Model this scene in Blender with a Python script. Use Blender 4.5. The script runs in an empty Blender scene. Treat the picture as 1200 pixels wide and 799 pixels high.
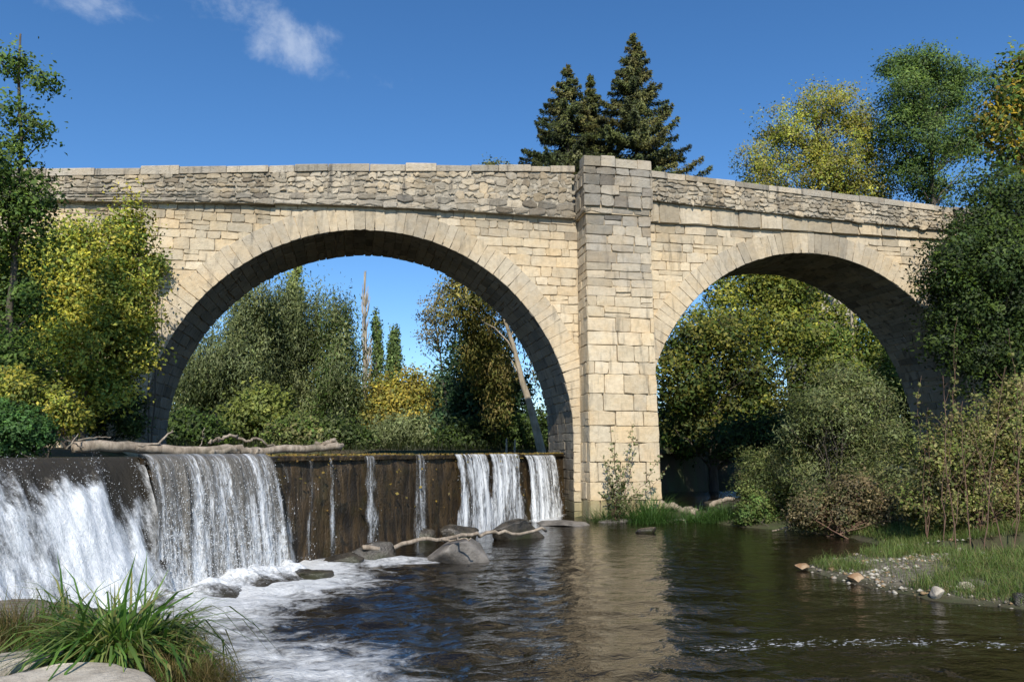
import bpy, bmesh, math, random
import numpy as np
from mathutils import Vector, Matrix

random.seed(7)
sc = bpy.context.scene
COL = sc.collection
PI = math.pi

# ------------------------------------------------------------------ camera model
FOC, YAW, PITCH = 900.0, math.radians(11.4), math.radians(8.2)
EYE = np.array([0.0, 0.0, 2.25])
_F = np.array([math.sin(YAW)*math.cos(PITCH), math.cos(YAW)*math.cos(PITCH), math.sin(PITCH)])
_R = np.array([math.cos(YAW), -math.sin(YAW), 0.0])
_U = np.cross(_R, _F)

def ray(px, py):
    return _F + (px-600)/FOC*_R + (399.5-py)/FOC*_U

def at(px, py, Y):                      # point of the photo at distance Y north of the tripod
    d = ray(px, py)
    return EYE + d*(Y/d[1])

def ground(px, py, z=0.0):              # point of the photo lying at height z
    d = ray(px, py)
    return EYE + d*((z-EYE[2])/d[2])

def scale_at(px, Y):                    # metres per photo pixel there
    d = ray(px, 400)
    return Y/d[1]/FOC

# weir line (foot of its downstream face)
WA = np.array([-1.16, 16.68]); WD = np.array([7.94, 10.10]); WD /= np.linalg.norm(WD)
WN = np.array([WD[1], -WD[0]])          # downstream
def weir_xy(t, s=0.0):
    return WA + WD*t + WN*s
def weir_t(px, py=535):
    d = ray(px, py)[:2]
    M = np.array([[d[0], -WD[0]], [d[1], -WD[1]]])
    return float(np.linalg.solve(M, WA)[1])

# ------------------------------------------------------------------ noise
def _h(ix, iy, iz, seed):
    n = (ix*374761393 + iy*668265263 + iz*2147483647 + seed*144269504) & 0xffffffff
    n = ((n ^ (n >> 13))*1274126177) & 0xffffffff
    n = ((n ^ (n >> 16))*2246822519) & 0xffffffff
    return ((n ^ (n >> 15)) & 0xffff)/65535.0
def vnoise(p, seed=0):
    p = np.asarray(p, float); i = np.floor(p).astype(np.int64); f = p-i; f = f*f*(3-2*f)
    r = 0
    for dx in (0, 1):
        for dy in (0, 1):
            for dz in (0, 1):
                w = (f[..., 0] if dx else 1-f[..., 0])*(f[..., 1] if dy else 1-f[..., 1])*(f[..., 2] if dz else 1-f[..., 2])
                r = r + w*_h(i[..., 0]+dx, i[..., 1]+dy, i[..., 2]+dz, seed)
    return r
def fbm(p, seed=0, o=4):
    p = np.asarray(p, float); a, r, t = 1.0, 0, 0
    for k in range(o):
        r = r + a*vnoise(p*2**k, seed+k*17); t += a; a *= .5
    return r/t
def sstep(a, b, x):
    t = np.clip((x-a)/(b-a), 0, 1); return t*t*(3-2*t)
def seg_dist(P, poly, closed=True):
    d = np.full(P.shape[0], 1e9); n = len(poly)
    for i in range(n if closed else n-1):
        a = np.array(poly[i]); b = np.array(poly[(i+1) % n]); ab = b-a
        t = np.clip(((P-a)@ab)/max(ab@ab, 1e-9), 0, 1)
        d = np.minimum(d, np.linalg.norm(P-(a+t[:, None]*ab), axis=1))
    return d
def inside(P, poly):
    r = np.zeros(P.shape[0], bool); n = len(poly)
    for i in range(n):
        x0, y0 = poly[i]; x1, y1 = poly[(i+1) % n]
        c = ((y0 > P[:, 1]) != (y1 > P[:, 1]))
        with np.errstate(divide='ignore', invalid='ignore'):
            xi = (x1-x0)*(P[:, 1]-y0)/(y1-y0 if y1 != y0 else 1e-9)+x0
        r ^= c & (P[:, 0] < xi)
    return r
def sdf(P, poly):
    d = seg_dist(P, poly); return np.where(inside(P, poly), d, -d)

# ------------------------------------------------------------------ objects
def tag(o, label=None, cat=None, group=None, kind=None):
    if label: o['label'] = label
    if cat: o['category'] = cat
    if group: o['group'] = group
    if kind: o['kind'] = kind
    return o
def thing(name, label, cat, loc, group=None):
    o = bpy.data.objects.new(name, None); COL.objects.link(o)
    o.location = tuple(float(c) for c in loc); o.empty_display_size = .2
    return tag(o, label, cat, group)
def root_off(parent):
    v = Vector((0, 0, 0))
    while parent is not None:
        v = v+parent.location; parent = parent.parent
    return np.array(v)
def mesh(name, V, F, mat, parent=None, attrs=None, smooth=False, loc=None):
    """V in world space; F is an int array (n,3|4) or a list of index lists"""
    V = np.asarray(V, float)
    off = root_off(parent) if parent is not None else (np.array(loc, float) if loc is not None else np.zeros(3))
    me = bpy.data.meshes.new(name)
    V = V-off
    if isinstance(F, np.ndarray):
        n, k = F.shape
        me.vertices.add(len(V)); me.vertices.foreach_set('co', V.astype(np.float32).ravel())
        me.loops.add(n*k); me.loops.foreach_set('vertex_index', F.astype(np.int32).ravel())
        me.polygons.add(n); me.polygons.foreach_set('loop_start', np.arange(0, n*k, k, dtype=np.int32))
        me.update(calc_edges=True)
    else:
        me.from_pydata([tuple(v) for v in V], [], [list(f) for f in F]); me.update()
    if attrs:
        for an, A in attrs.items():
            A = np.asarray(A, np.float32)
            if an == 'soft':
                at_ = me.attributes.new(an, 'FLOAT_VECTOR', 'POINT'); at_.data.foreach_set('vector', A.ravel()); continue
            if A.ndim == 1:
                at_ = me.attributes.new(an, 'FLOAT', 'POINT'); at_.data.foreach_set('value', A)
            else:
                if A.shape[1] == 3: A = np.concatenate([A, np.ones((len(A), 1), np.float32)], 1)
                at_ = me.attributes.new(an, 'FLOAT_COLOR', 'POINT'); at_.data.foreach_set('color', A.ravel())
    if smooth: me.polygons.foreach_set('use_smooth', [True]*len(me.polygons))
    me.materials.append(mat)
    o = bpy.data.objects.new(name, me); COL.objects.link(o)
    if parent is not None: o.parent = parent
    elif loc is not None: o.location = tuple(off)
    return o

class MB:                                # collects pieces of ONE part
    def __init__(s): s.V = []; s.F = []; s.C = []; s.n = 0
    def add(s, V, F, c=None):
        V = np.asarray(V, float); s.V.append(V)
        s.F += [[i+s.n for i in f] for f in F]
        s.C.append(np.tile(np.array(c if c is not None else (1, 1, 1), float), (len(V), 1)) if c is None or np.ndim(c) == 1 else np.asarray(c))
        s.n += len(V)
    def tube(s, pts, rad, k=6, c=None):
        pts = np.asarray(pts, float); m = len(pts); rad = np.broadcast_to(np.asarray(rad, float), (m,))
        tg = np.gradient(pts, axis=0); tg /= np.maximum(np.linalg.norm(tg, axis=1), 1e-9)[:, None]
        ref = np.array([0.31, 0.17, .93]) if abs(tg[:, 2].mean()) < .8 else np.array([.95, .3, .05])
        a = np.cross(tg, ref); a /= np.maximum(np.linalg.norm(a, axis=1), 1e-9)[:, None]; b = np.cross(tg, a)
        an = np.arange(k)/k*2*PI
        V = pts[:, None]+rad[:, None, None]*(np.cos(an)[None, :, None]*a[:, None]+np.sin(an)[None, :, None]*b[:, None])
        F = [[i*k+j, i*k+(j+1) % k, (i+1)*k+(j+1) % k, (i+1)*k+j] for i in range(m-1) for j in range(k)]
        F += [list(range(k))[::-1], [(m-1)*k+j for j in range(k)]]
        s.add(V.reshape(-1, 3), F, c)
    def box(s, lo, hi, c=None, jit=0, rng=None):
        lo = np.array(lo, float); hi = np.array(hi, float)
        V = np.array([[(lo, hi)[(i >> k) & 1][k] for k in range(3)] for i in range(8)])
        if jit: V = V+rng.normal(0, jit, V.shape)
        s.add(V, [[0, 2, 3, 1], [4, 5, 7, 6], [0, 1, 5, 4], [2, 6, 7, 3], [0, 4, 6, 2], [1, 3, 7, 5]], c)
    def build(s, name, mat, parent=None, smooth=False, loc=None):
        return mesh(name, np.concatenate(s.V), s.F, mat, parent, {'Col': np.concatenate(s.C)}, smooth, loc)

# ------------------------------------------------------------------ materials
class NT:
    def __init__(s, name):
        s.m = bpy.data.materials.new(name); s.m.use_nodes = True; s.t = s.m.node_tree; s.t.nodes.clear()
        s.out = s.n('ShaderNodeOutputMaterial')
    def n(s, kind, **kw):
        o = s.t.nodes.new(kind)
        for k, v in kw.items():
            if k.startswith('_'): setattr(o, k[1:], v)
            else:
                i = o.inputs[int(k[1:])] if k[0] == 'i' and k[1:].isdigit() else o.inputs[k.replace('__', ' ')]
                s.set(i, v)
        return o
    def set(s, i, v):
        if hasattr(v, 'links') and hasattr(v, 'is_output'): s.t.links.new(v, i)
        else: i.default_value = v
    def attr(s, name): return s.n('ShaderNodeAttribute', _attribute_name=name)
    def coord(s): return s.n('ShaderNodeTexCoord').outputs['Object']
    def map(s, vec, scale=(1, 1, 1), rot=(0, 0, 0)):
        o = s.n('ShaderNodeMapping'); s.set(o.inputs['Vector'], vec); o.inputs['Scale'].default_value = scale; o.inputs['Rotation'].default_value = rot
        return o.outputs[0]
    def noise(s, vec, scale, detail=4, rough=.55, dist=0):
        return s.n('ShaderNodeTexNoise', Vector=vec, Scale=scale, Detail=detail, Roughness=rough, Distortion=dist).outputs['Fac']
    def ramp(s, fac, a, b, lo=0., hi=1.):
        return s.n('ShaderNodeMapRange', _interpolation_type='SMOOTHSTEP', Value=fac, i1=a, i2=b, i3=lo, i4=hi).outputs[0]
    def mix(s, fac, a, b, mode='MIX'):
        o = s.t.nodes.new('ShaderNodeMix'); o.data_type = 'RGBA'; o.blend_type = mode
        s.set(o.inputs[0], fac); s.set(o.inputs[6], a if not isinstance(a, tuple) else (*a, 1)[:4]); s.set(o.inputs[7], b if not isinstance(b, tuple) else (*b, 1)[:4])
        return o.outputs[2]
    def math(s, op, a, b=0., c=0.):
        o = s.n('ShaderNodeMath', _operation=op); s.set(o.inputs[0], a); s.set(o.inputs[1], b); s.set(o.inputs[2], c); return o.outputs[0]
    def bump(s, h, strength=.5, dist=.02, normal=None):
        o = s.n('ShaderNodeBump', Height=h, Strength=strength, Distance=dist)
        if normal: s.set(o.inputs['Normal'], normal)
        return o.outputs[0]
    def pbsdf(s, **kw): return s.n('ShaderNodeBsdfPrincipled', **kw)
    def done(s, sh): s.t.links.new(sh, s.out.inputs['Surface']); return s.m
G3 = lambda v: (v, v, v)

def stone_mat(name, mott=.5, dark=(.10, .09, .075), bump=.6, pit=.6, rough=.9, mul=1.):
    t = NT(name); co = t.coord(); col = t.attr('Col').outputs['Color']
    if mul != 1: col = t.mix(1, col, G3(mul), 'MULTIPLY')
    n1 = t.noise(co, 1.1, 6, .62); n2 = t.noise(co, 6, 6, .7); n3 = t.noise(co, 28, 5, .7)
    streak = t.noise(t.map(co, (2.2, 2.2, .35)), 1.6, 5, .65)
    c = t.mix(t.ramp(n2, .35, .72, 0, .5), col, t.mix(1, col, (.62, .60, .58), 'MULTIPLY'))
    c = t.mix(t.ramp(n1, .40, .66, 0, .35), c, t.mix(1, c, (1.12, .94, .68), 'MULTIPLY'))
    c = t.mix(t.ramp(streak, .52, .72, 0, mott), c, dark)
    c = t.mix(t.ramp(n3, .62, .74, 0, .55*mott+.1), c, dark)
    c = t.mix(t.ramp(n3, .40, .28, 0, .30), c, (.62, .58, .48))
    vor = t.n('ShaderNodeTexVoronoi', Vector=co, Scale=9.0).outputs['Distance']
    h = t.math('ADD', t.math('MULTIPLY', n2, 1.0), t.math('ADD', t.math('MULTIPLY', n3, .45), t.math('MULTIPLY', t.ramp(vor, 0, .35), pit*.35)))
    b = t.pbsdf(Base__Color=c, Roughness=rough, Normal=t.bump(h, bump, .05))
    b.inputs['Specular IOR Level'].default_value = .25
    return t.done(b.outputs[0])
M_STONE = stone_mat('limestone')
M_VAULT = stone_mat('shaded_vault_stone', mott=.9, dark=(.05, .043, .034), mul=.55)  # stained limestone, darkened overall to put the arch's shade into its colour
M_RUBBLE = stone_mat('weathered_rubble', mul=1., mott=.85, bump=.8, pit=1.0, dark=(.085, .08, .07))
def mortar_mat():
    t = NT('mortar'); co = t.coord(); n = t.noise(co, 4, 6, .7)
    return t.done(t.pbsdf(Base__Color=t.mix(n, (.36, .285, .185), (.56, .45, .30)), Roughness=.95, Normal=t.bump(n, .6, .04)).outputs[0])
M_MORTAR = mortar_mat()
def rubble_bed_mat():
    t = NT('rubble_bed'); co = t.coord(); n = t.noise(co, 5, 7, .72); v = t.n('ShaderNodeTexVoronoi', Vector=co, Scale=6.5).outputs['Distance']
    c = t.mix(t.ramp(n, .35, .65), (.27, .235, .18), (.48, .42, .32))
    return t.done(t.pbsdf(Base__Color=c, Roughness=.95, Normal=t.bump(t.math('SUBTRACT', n, v), .9, .08)).outputs[0])
M_BED = rubble_bed_mat()

def leaf_mat(name, trans=.35, rough=.55, soft=False):
    t = NT(name); c = t.attr('Col').outputs['Color']
    d = t.pbsdf(Base__Color=c, Roughness=rough)
    if soft: t.set(d.inputs['Normal'], t.attr('soft').outputs['Vector']); d.inputs['Specular IOR Level'].default_value = .3
    tr = t.n('ShaderNodeBsdfTranslucent', Color=t.mix(1, c, (1.15, 1.25, .55), 'MULTIPLY'))
    return t.done(t.n('ShaderNodeMixShader', i0=trans, i1=d.outputs[0], i2=tr.outputs[0]).outputs[0])
M_LEAF = leaf_mat('leaves', .38, .6, True); M_NEEDLE = leaf_mat('needles', .15, .6, True); M_GRASS = leaf_mat('grass_blades', .35, .5, True)

def bark_mat(name, a, b, sc_=6):
    t = NT(name); co = t.coord(); n = t.noise(t.map(co, (1, 1, .25)), sc_, 7, .7, .4); n2 = t.noise(co, 1.3, 3)
    c = t.mix(t.ramp(n, .3, .7), a, b); c = t.mix(t.ramp(n2, .45, .7, 0, .5), c, (.09, .085, .05))
    return t.done(t.pbsdf(Base__Color=c, Roughness=.9, Normal=t.bump(n, .8, .04)).outputs[0])
M_BARK = bark_mat('dark_bark', (.045, .035, .025), (.13, .105, .08))
M_PALE = bark_mat('pale_bark', (.28, .23, .16), (.52, .44, .33))
M_TWIG = bark_mat('reddish_twig', (.10, .055, .035), (.22, .13, .085))
M_DRIFT = bark_mat('driftwood', (.17, .13, .09), (.45, .37, .28), 9)

def rock_mat(name, a, b, rough=.8, sc_=3.0, moss=None):
    t = NT(name); co = t.coord(); n = t.noise(co, sc_, 8, .65); n2 = t.noise(co, sc_*7, 6, .7); n3 = t.noise(co, .9*sc_/3, 4)
    c = t.mix(t.ramp(n, .32, .68), a, b); c = t.mix(t.ramp(n2, .56, .75, 0, .6), c, tuple(.45*x for x in a))
    if moss: c = t.mix(t.ramp(n3, .5, .62, 0, .8), c, moss)
    h = t.math('ADD', n, t.math('MULTIPLY', n2, .5))
    return t.done(t.pbsdf(Base__Color=c, Roughness=rough, Normal=t.bump(h, .8, .05)).outputs[0])
M_ROCKPALE = rock_mat('pale_rock', (.33, .28, .21), (.60, .53, .42))
M_ROCKGREY = rock_mat('grey_rock', (.09, .08, .068), (.24, .215, .185), .5)
M_ROCKWET = rock_mat('wet_rock', (.02, .018, .014), (.09, .075, .055), .25, moss=(.03, .032, .008))
M_ROCKORANGE = rock_mat('rust_rock', (.25, .12, .04), (.50, .36, .22), .6)

def ground_mat():
    t = NT('earth'); co = t.coord(); n = t.noise(co, .6, 8, .65); n2 = t.noise(co, 9, 6, .7); g = t.attr('gravel').outputs['Fac']
    c = t.mix(t.ramp(n, .38, .62), (.055, .042, .022), (.05, .065, .018))
    c = t.mix(t.ramp(n2, .5, .75, 0, .5), c, (.13, .10, .06))
    gr = t.mix(t.ramp(n2, .35, .65), (.09, .075, .05), (.27, .23, .17))
    c = t.mix(t.ramp(t.math('ADD', g, t.math('MULTIPLY', n, .5)), .6, .85), c, gr)
    return t.done(t.pbsdf(Base__Color=c, Roughness=.95, Normal=t.bump(n2, .8, .05)).outputs[0])
M_GROUND = ground_mat()

def weir_mat():
    t = NT('wet_mossy_concrete'); co = t.coord()
    n = t.noise(co, 1.3, 8, .65); s = t.noise(t.map(co, (3.5, 3.5, .5)), 1.5, 7, .65, .5); n2 = t.noise(co, 14, 6, .7)
    c = t.mix(t.ramp(s, .35, .68), (.018, .012, .006), (.105, .064, .024))
    c = t.mix(t.ramp(n, .5, .72, 0, .8), c, (.045, .036, .008))
    c = t.mix(t.ramp(n2, .60, .76, 0, .55), c, (.22, .15, .06))
    c = t.mix(t.ramp(t.noise(co, 2.4, 7, .75, .8), .54, .64, 0, .85), c, (.014, .012, .006))
    h = t.math('ADD', t.math('MULTIPLY', s, 1.2), t.math('MULTIPLY', n2, .6))
    return t.done(t.pbsdf(Base__Color=c, Roughness=.42, Normal=t.bump(h, .9, .07)).outputs[0])
M_WEIR = weir_mat()

def water_mat(name, deep=(.009, .0065, .003), foamy=True, calm=1.0):
    t = NT(name); co = t.coord()
    m = t.map(co, (1, 1.5, 1), (0, 0, math.radians(-30)))
    w1 = t.noise(m, 2.6, 4, .55, .6); w2 = t.noise(m, 9, 3, .5, .4)
    h = t.math('ADD', w1, t.math('MULTIPLY', w2, .28))
    nrm = t.bump(h, .40*calm, .060)
    b = t.pbsdf(Base__Color=(*deep, 1), Roughness=.05, IOR=1.333, Normal=nrm)
    if not foamy: return t.done(b.outputs[0])
    fm = t.attr('foam').outputs['Fac']; fl = t.attr('glint_fleck').outputs['Fac']
    f1 = t.noise(t.map(co, (1, 1.35, 1), (0, 0, .5)), 1.5, 9, .66, 1.3); f2 = t.noise(co, 10, 6, .72, .6)
    v = t.math('ADD', t.math('ADD', t.math('MULTIPLY', f1, .85), t.math('MULTIPLY', f2, .35)), fm)
    foam = t.ramp(v, .98, 1.36)
    k1 = t.noise(t.map(co, (1, 1.9, 1), (0, 0, -.2)), 9.0, 5, .65, .8)
    k2 = t.ramp(t.math('ADD', k1, t.math('MULTIPLY', fl, .20)), .80, .88)
    foam = t.math('MAXIMUM', foam, t.math('MULTIPLY', k2, t.ramp(fl, .02, .3)))
    w = t.pbsdf(Base__Color=(.80, .81, .80, 1), Roughness=.7, Normal=t.bump(t.math('ADD', f2, f1), .9, .09)); w.inputs['Specular IOR Level'].default_value = .3
    return t.done(t.n('ShaderNodeMixShader', i0=foam, i1=b.outputs[0], i2=w.outputs[0]).outputs[0])
M_POOL = water_mat('river_surface'); M_UP = water_mat('upstream_surface', (.02, .014, .006), False, .5)

def fall_mat(name, dens=.5, white=.5, fine=7.0):
    """falling water: clear runs and white threads along the drop; fu across, fv down"""
    t = NT(name); fu = t.attr('fu').outputs['Fac']; fv = t.attr('fv').outputs['Fac']; ed = t.attr('edge').outputs['Fac']
    v = t.n('ShaderNodeCombineXYZ', X=fu, Y=t.math('MULTIPLY', fv, .11), Z=0.).outputs[0]
    s1 = t.noise(v, fine, 6, .62, .25); s2 = t.noise(t.n('ShaderNodeCombineXYZ', X=fu, Y=t.math('MULTIPLY', fv, .35)).outputs[0], fine*3.2, 4, .7, .5)
    big = t.noise(v, 1.6, 3, .5)
    a = t.math('ADD', t.math('MULTIPLY', s1, .7), t.math('ADD', t.math('MULTIPLY', s2, .4), t.math('MULTIPLY', big, .3)))
    wh = t.ramp(t.math('ADD', a, t.math('MULTIPLY', fv, .05)), .92-white*.4, 1.16-white*.4)
    cov = t.math('MULTIPLY', t.ramp(a, .60-dens*.32, .86-dens*.32), ed)
    nrm = t.bump(a, .9, .10)
    w = t.pbsdf(Base__Color=t.mix(wh, (.17, .155, .13), (.84, .85, .84)), Roughness=.22, IOR=1.333, Normal=nrm)
    tr = t.n('ShaderNodeBsdfTransparent')
    return t.done(t.n('ShaderNodeMixShader', i0=cov, i1=tr.outputs[0], i2=w.outputs[0]).outputs[0])
M_CURTAIN = fall_mat('falling_water', .60, .60, 6.0); M_WHITE = fall_mat('white_falling_water', .30, .90, 4.2); M_THIN = fall_mat('thin_trickle', .22, .62, 11.0)
def froth_mat():
    t = NT('churning_water'); co = t.coord(); wv = t.attr('froth').outputs['Fac']; fu = t.attr('fu').outputs['Fac']; fv = t.attr('fv').outputs['Fac']
    fl = t.n('ShaderNodeCombineXYZ', X=fu, Y=t.math('MULTIPLY', fv, .30)).outputs[0]
    n = t.noise(fl, 4.5, 8, .68, .15); n2 = t.noise(co, 24, 6, .75); n3 = t.noise(fl, 15, 5, .7, .1); big = t.noise(co, 1.7, 4, .6)
    a = t.math('ADD', t.math('ADD', t.math('MULTIPLY', n, .75), t.math('MULTIPLY', n2, .30)), t.math('ADD', t.math('MULTIPLY', n3, .30), t.math('MULTIPLY', t.math('SUBTRACT', big, .5), .5)))
    f = t.ramp(t.math('ADD', a, wv), .96, 1.38)
    w = t.pbsdf(Base__Color=t.mix(t.ramp(n3, .35, .65), (.66, .69, .70), (.92, .93, .93)), Roughness=.5, Normal=t.bump(t.math('ADD', n3, n2), .55, .05))
    d = t.pbsdf(Base__Color=(.040, .034, .024, 1), Roughness=.10, IOR=1.333, Normal=t.bump(n3, .6, .06))
    return t.done(t.n('ShaderNodeMixShader', i0=f, i1=d.outputs[0], i2=w.outputs[0]).outputs[0])
M_FROTH = froth_mat()
def drop_mat():
    t = NT('spray'); b = t.pbsdf(Base__Color=(.85, .87, .88, 1), Roughness=.15); return t.done(b.outputs[0])
M_DROP = drop_mat()
def plain(name, c, r=.8, sc_=12):
    t = NT(name); n = t.noise(t.coord(), sc_, 5, .65)
    return t.done(t.pbsdf(Base__Color=t.mix(t.ramp(n, .3, .7), tuple(x*.72 for x in c), tuple(min(1, x*1.15) for x in c)), Roughness=r).outputs[0])

# ------------------------------------------------------------------ sky, sun, camera
SUN_EL, SUN_AZ = math.radians(40), math.radians(192)      # compass: behind the camera, a little to its left
w = bpy.data.worlds.new('World'); sc.world = w; w.use_nodes = True
nt = w.node_tree; nt.nodes.clear()
def wn(kind, **kw):
    o = nt.nodes.new(kind)
    for k, v in kw.items():
        if k[0] == '_': setattr(o, k[1:], v)
        else:
            i = o.inputs[int(k[1:])] if k[0] == 'i' and k[1:].isdigit() else o.inputs[k]
            if hasattr(v, 'is_output'): nt.links.new(v, i)
            else: i.default_value = v
    return o
sky = wn('ShaderNodeTexSky', _sky_type='NISHITA', _sun_disc=False, _sun_elevation=SUN_EL, _sun_rotation=SUN_AZ, _altitude=900.0, _air_density=1.0, _dust_density=.15, _ozone_density=2.2)
tc = wn('ShaderNodeTexCoord').outputs['Generated']
def dotn(v): return wn('ShaderNodeVectorMath', _operation='DOT_PRODUCT', i0=tc, i1=tuple(v)).outputs['Value']
def wm(op, a, b=0., c=0.): return wn('ShaderNodeMath', _operation=op, i0=a, i1=b, i2=c).outputs[0]
def wr(x, a, b, lo=0., hi=1.): return wn('ShaderNodeMapRange', _interpolation_type='SMOOTHSTEP', Value=x, i1=a, i2=b, i3=lo, i4=hi).outputs[0]
def cloud(px, py, ax, ay, half_len, half_wid, seed, thr):
    c = ray(px, py); c /= np.linalg.norm(c)
    d2 = ray(px+ax, py+ay); d2 /= np.linalg.norm(d2); u = d2-c*(d2@c); u /= np.linalg.norm(u); v = np.cross(c, u)
    a = wm('DIVIDE', dotn(u), half_len); b = wm('DIVIDE', dotn(v), half_wid)
    r = wm('ADD', wm('MULTIPLY', a, a), wm('MULTIPLY', b, b))
    near = wr(dotn(c), .5, .6)
    mp = wn('ShaderNodeMapping', Vector=tc, Location=(seed, seed*.7, 0))
    n = wn('ShaderNodeTexNoise', Vector=mp.outputs[0], Scale=11.0, Detail=10., Roughness=.62, Distortion=.35).outputs['Fac']
    m = wm('MULTIPLY', wr(wm('ADD', wm('SUBTRACT', 1., r), wm('MULTIPLY', wm('SUBTRACT', n, .5), 4.2)), thr, thr+1.5), near)
    return m
c1 = cloud(328, 34, 100, 46, .128, .038, 3.1, -.05); c2 = cloud(112, 4, 40, 12, .07, .026, 9.4, .1)
cm = wm('MULTIPLY', wm('MAXIMUM', c1, c2), .5)
tint = nt.nodes.new('ShaderNodeMix'); tint.data_type = 'RGBA'; tint.blend_type = 'MULTIPLY'; tint.inputs[0].default_value = 1
nt.links.new(sky.outputs[0], tint.inputs[6]); tint.inputs[7].default_value = (.90, .97, 1.06, 1)
hue = wn('ShaderNodeHueSaturation', Color=tint.outputs[2], Saturation=1.18, Value=1.0)
mixc = nt.nodes.new('ShaderNodeMix'); mixc.data_type = 'RGBA'
nt.links.new(cm, mixc.inputs[0]); nt.links.new(hue.outputs[0], mixc.inputs[6]); mixc.inputs[7].default_value = (5.6, 6.1, 6.8, 1)
bg = wn('ShaderNodeBackground', Color=mixc.outputs[2], Strength=.15)
nt.links.new(bg.outputs[0], wn('ShaderNodeOutputWorld').inputs['Surface'])

sd = bpy.data.lights.new('sun', 'SUN'); sd.energy = 5.0; sd.angle = math.radians(.5); sd.color = (1, .94, .84)
so = bpy.data.objects.new('sun', sd); COL.objects.link(so)
to_sun = Vector((math.sin(SUN_AZ)*math.cos(SUN_EL), math.cos(SUN_AZ)*math.cos(SUN_EL), math.sin(SUN_EL)))
so.rotation_euler = to_sun.to_track_quat('Z', 'Y').to_euler(); so.location = to_sun*60
cd = bpy.data.cameras.new('camera'); cd.sensor_width = 36; cd.lens = 36*FOC/1200; cd.clip_end = 8000; cd.clip_start = .1
cam = bpy.data.objects.new('camera', cd); COL.objects.link(cam); cam.location = tuple(EYE)
cam.rotation_euler = (PI/2+PITCH, 0, -YAW); sc.camera = cam
sc.view_settings.view_transform = 'Standard'; sc.view_settings.look = 'None'; sc.view_settings.exposure = 0
sc.cycles.max_bounces = 6; sc.cycles.diffuse_bounces = 3; sc.cycles.glossy_bounces = 3; sc.cycles.transmission_bounces = 4; sc.cycles.transparent_max_bounces = 12
sc.cycles.sample_clamp_indirect = 6

# ------------------------------------------------------------------ terrain
def g2(*pp, z=0.0): return [tuple(ground(px, py, z)[:2]) for px, py in pp]
RIGHT_LAND = g2((838, 612), (870, 617), (935, 622), (1000, 630), (1040, 640), (1005, 652), (975, 657), (940, 664), (960, 672), (1000, 683), (1050, 693), (1100, 702), (1200, 714))+[(14, 9.0), (60, 4), (60, 33), (15.5, 33), (14.2, 28)]
BAR = g2((925, 663), (985, 655), (1010, 651), (1045, 646), (1200, 650), (1420, 655), (1420, 735), (1210, 716), (1100, 703), (1000, 684), (950, 672))
LEFT_LAND = g2((-200, 690), (0, 694), (70, 702), (150, 715), (215, 742), (262, 799), (250, 1000), z=.35)+[(1.2, 2.5), (3, -40), (-60, -40), (-60, 7.5)]
PIER_LAND = [(7.6, 24.9), (8.9, 24.5), (10.6, 24.4), (11.6, 24.6), (12.7, 24.4), (14.2, 24.6), (14.5, 27.0), (12.5, 27.5), (10.4, 27.4), (7.6, 27.2)]
def height(x, y):
    P = np.stack([x, y], 1)
    s = (P-WA)@WN; t = (P-WA)@WD
    n = fbm(np.stack([x*.35, y*.35, x*0], 1), 5, 4)-.5; nf = fbm(np.stack([x*1.6, y*1.6, x*0], 1), 9, 3)-.5
    # upstream: river corridor, banks and far shore
    up = np.maximum(np.maximum(-6.6-x-.04*(y-26)-5*sstep(14, 10.5, y), x-(17.5+.35*(y-34))), y-41+.12*x)+n*1.5
    zu = 1.0+1.28*sstep(-1.2, .8, up)+.045*np.clip(up, 0, 40)+.5*sstep(60, 300, up)
    # downstream
    rl = sdf(P, RIGHT_LAND); bar = sdf(P, BAR); ll = sdf(P, LEFT_LAND); pl = sdf(P, PIER_LAND)
    zr = np.where(rl > 0, .03+.16*np.minimum(rl, 3)+.30*np.clip(rl-3.0, 0, 12), .30*rl)
    zr = np.where(bar > 0, np.minimum(zr, .04+.07*np.minimum(bar, 2.5)), zr)
    zl = np.where(ll > 0, .35+.11*np.minimum(ll, 2.5)+.02*np.clip(ll-2.5, 0, 10), .35+1.9*ll)
    zp = np.where(pl > 0, .02+.10*np.minimum(pl, 1.5), .4*pl)
    zd = np.maximum(np.maximum(np.maximum(zr, zl), zp), -.75)+nf*.10
    k = sstep(-.95, -.55, s)
    k = np.where(t < weir_t(150), sstep(-.8, .3, s), k)
    return zu*(1-k)+zd*k
def axis(lo, hi, step, far, g=1.35):
    a = list(np.arange(lo, hi+1e-6, step)); d = step
    while a[-1] < far: d *= g; a.append(a[-1]+d)
    d = step
    while a[0] > -far: d *= g; a.insert(0, a[0]-d)
    return np.array(a)
def grid_faces(nx, ny):
    i = np.arange(nx*ny).reshape(ny, nx)
    return np.stack([i[:-1, :-1], i[:-1, 1:], i[1:, 1:], i[1:, :-1]], -1).reshape(-1, 4)
xs = axis(-16, 30, .22, 3000); ys = axis(1, 48, .22, 3000)
X, Yg = np.meshgrid(xs, ys); X = X.ravel(); Yg = Yg.ravel()
Z = height(X, Yg)
P2 = np.stack([X, Yg], 1)
gravel = np.clip(sstep(-.6, .5, sdf(P2, BAR)), 0, 1)*.55+np.clip(sstep(-.5, .5, sdf(P2, LEFT_LAND)), 0, 1)*.55
tag(mesh('ground', np.stack([X, Yg, Z], 1), grid_faces(len(xs), len(ys)), M_GROUND, None, {'gravel': gravel}, True), kind='structure')
def hz(x, y): return float(height(np.array([float(x)]), np.array([float(y)]))[0])

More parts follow.
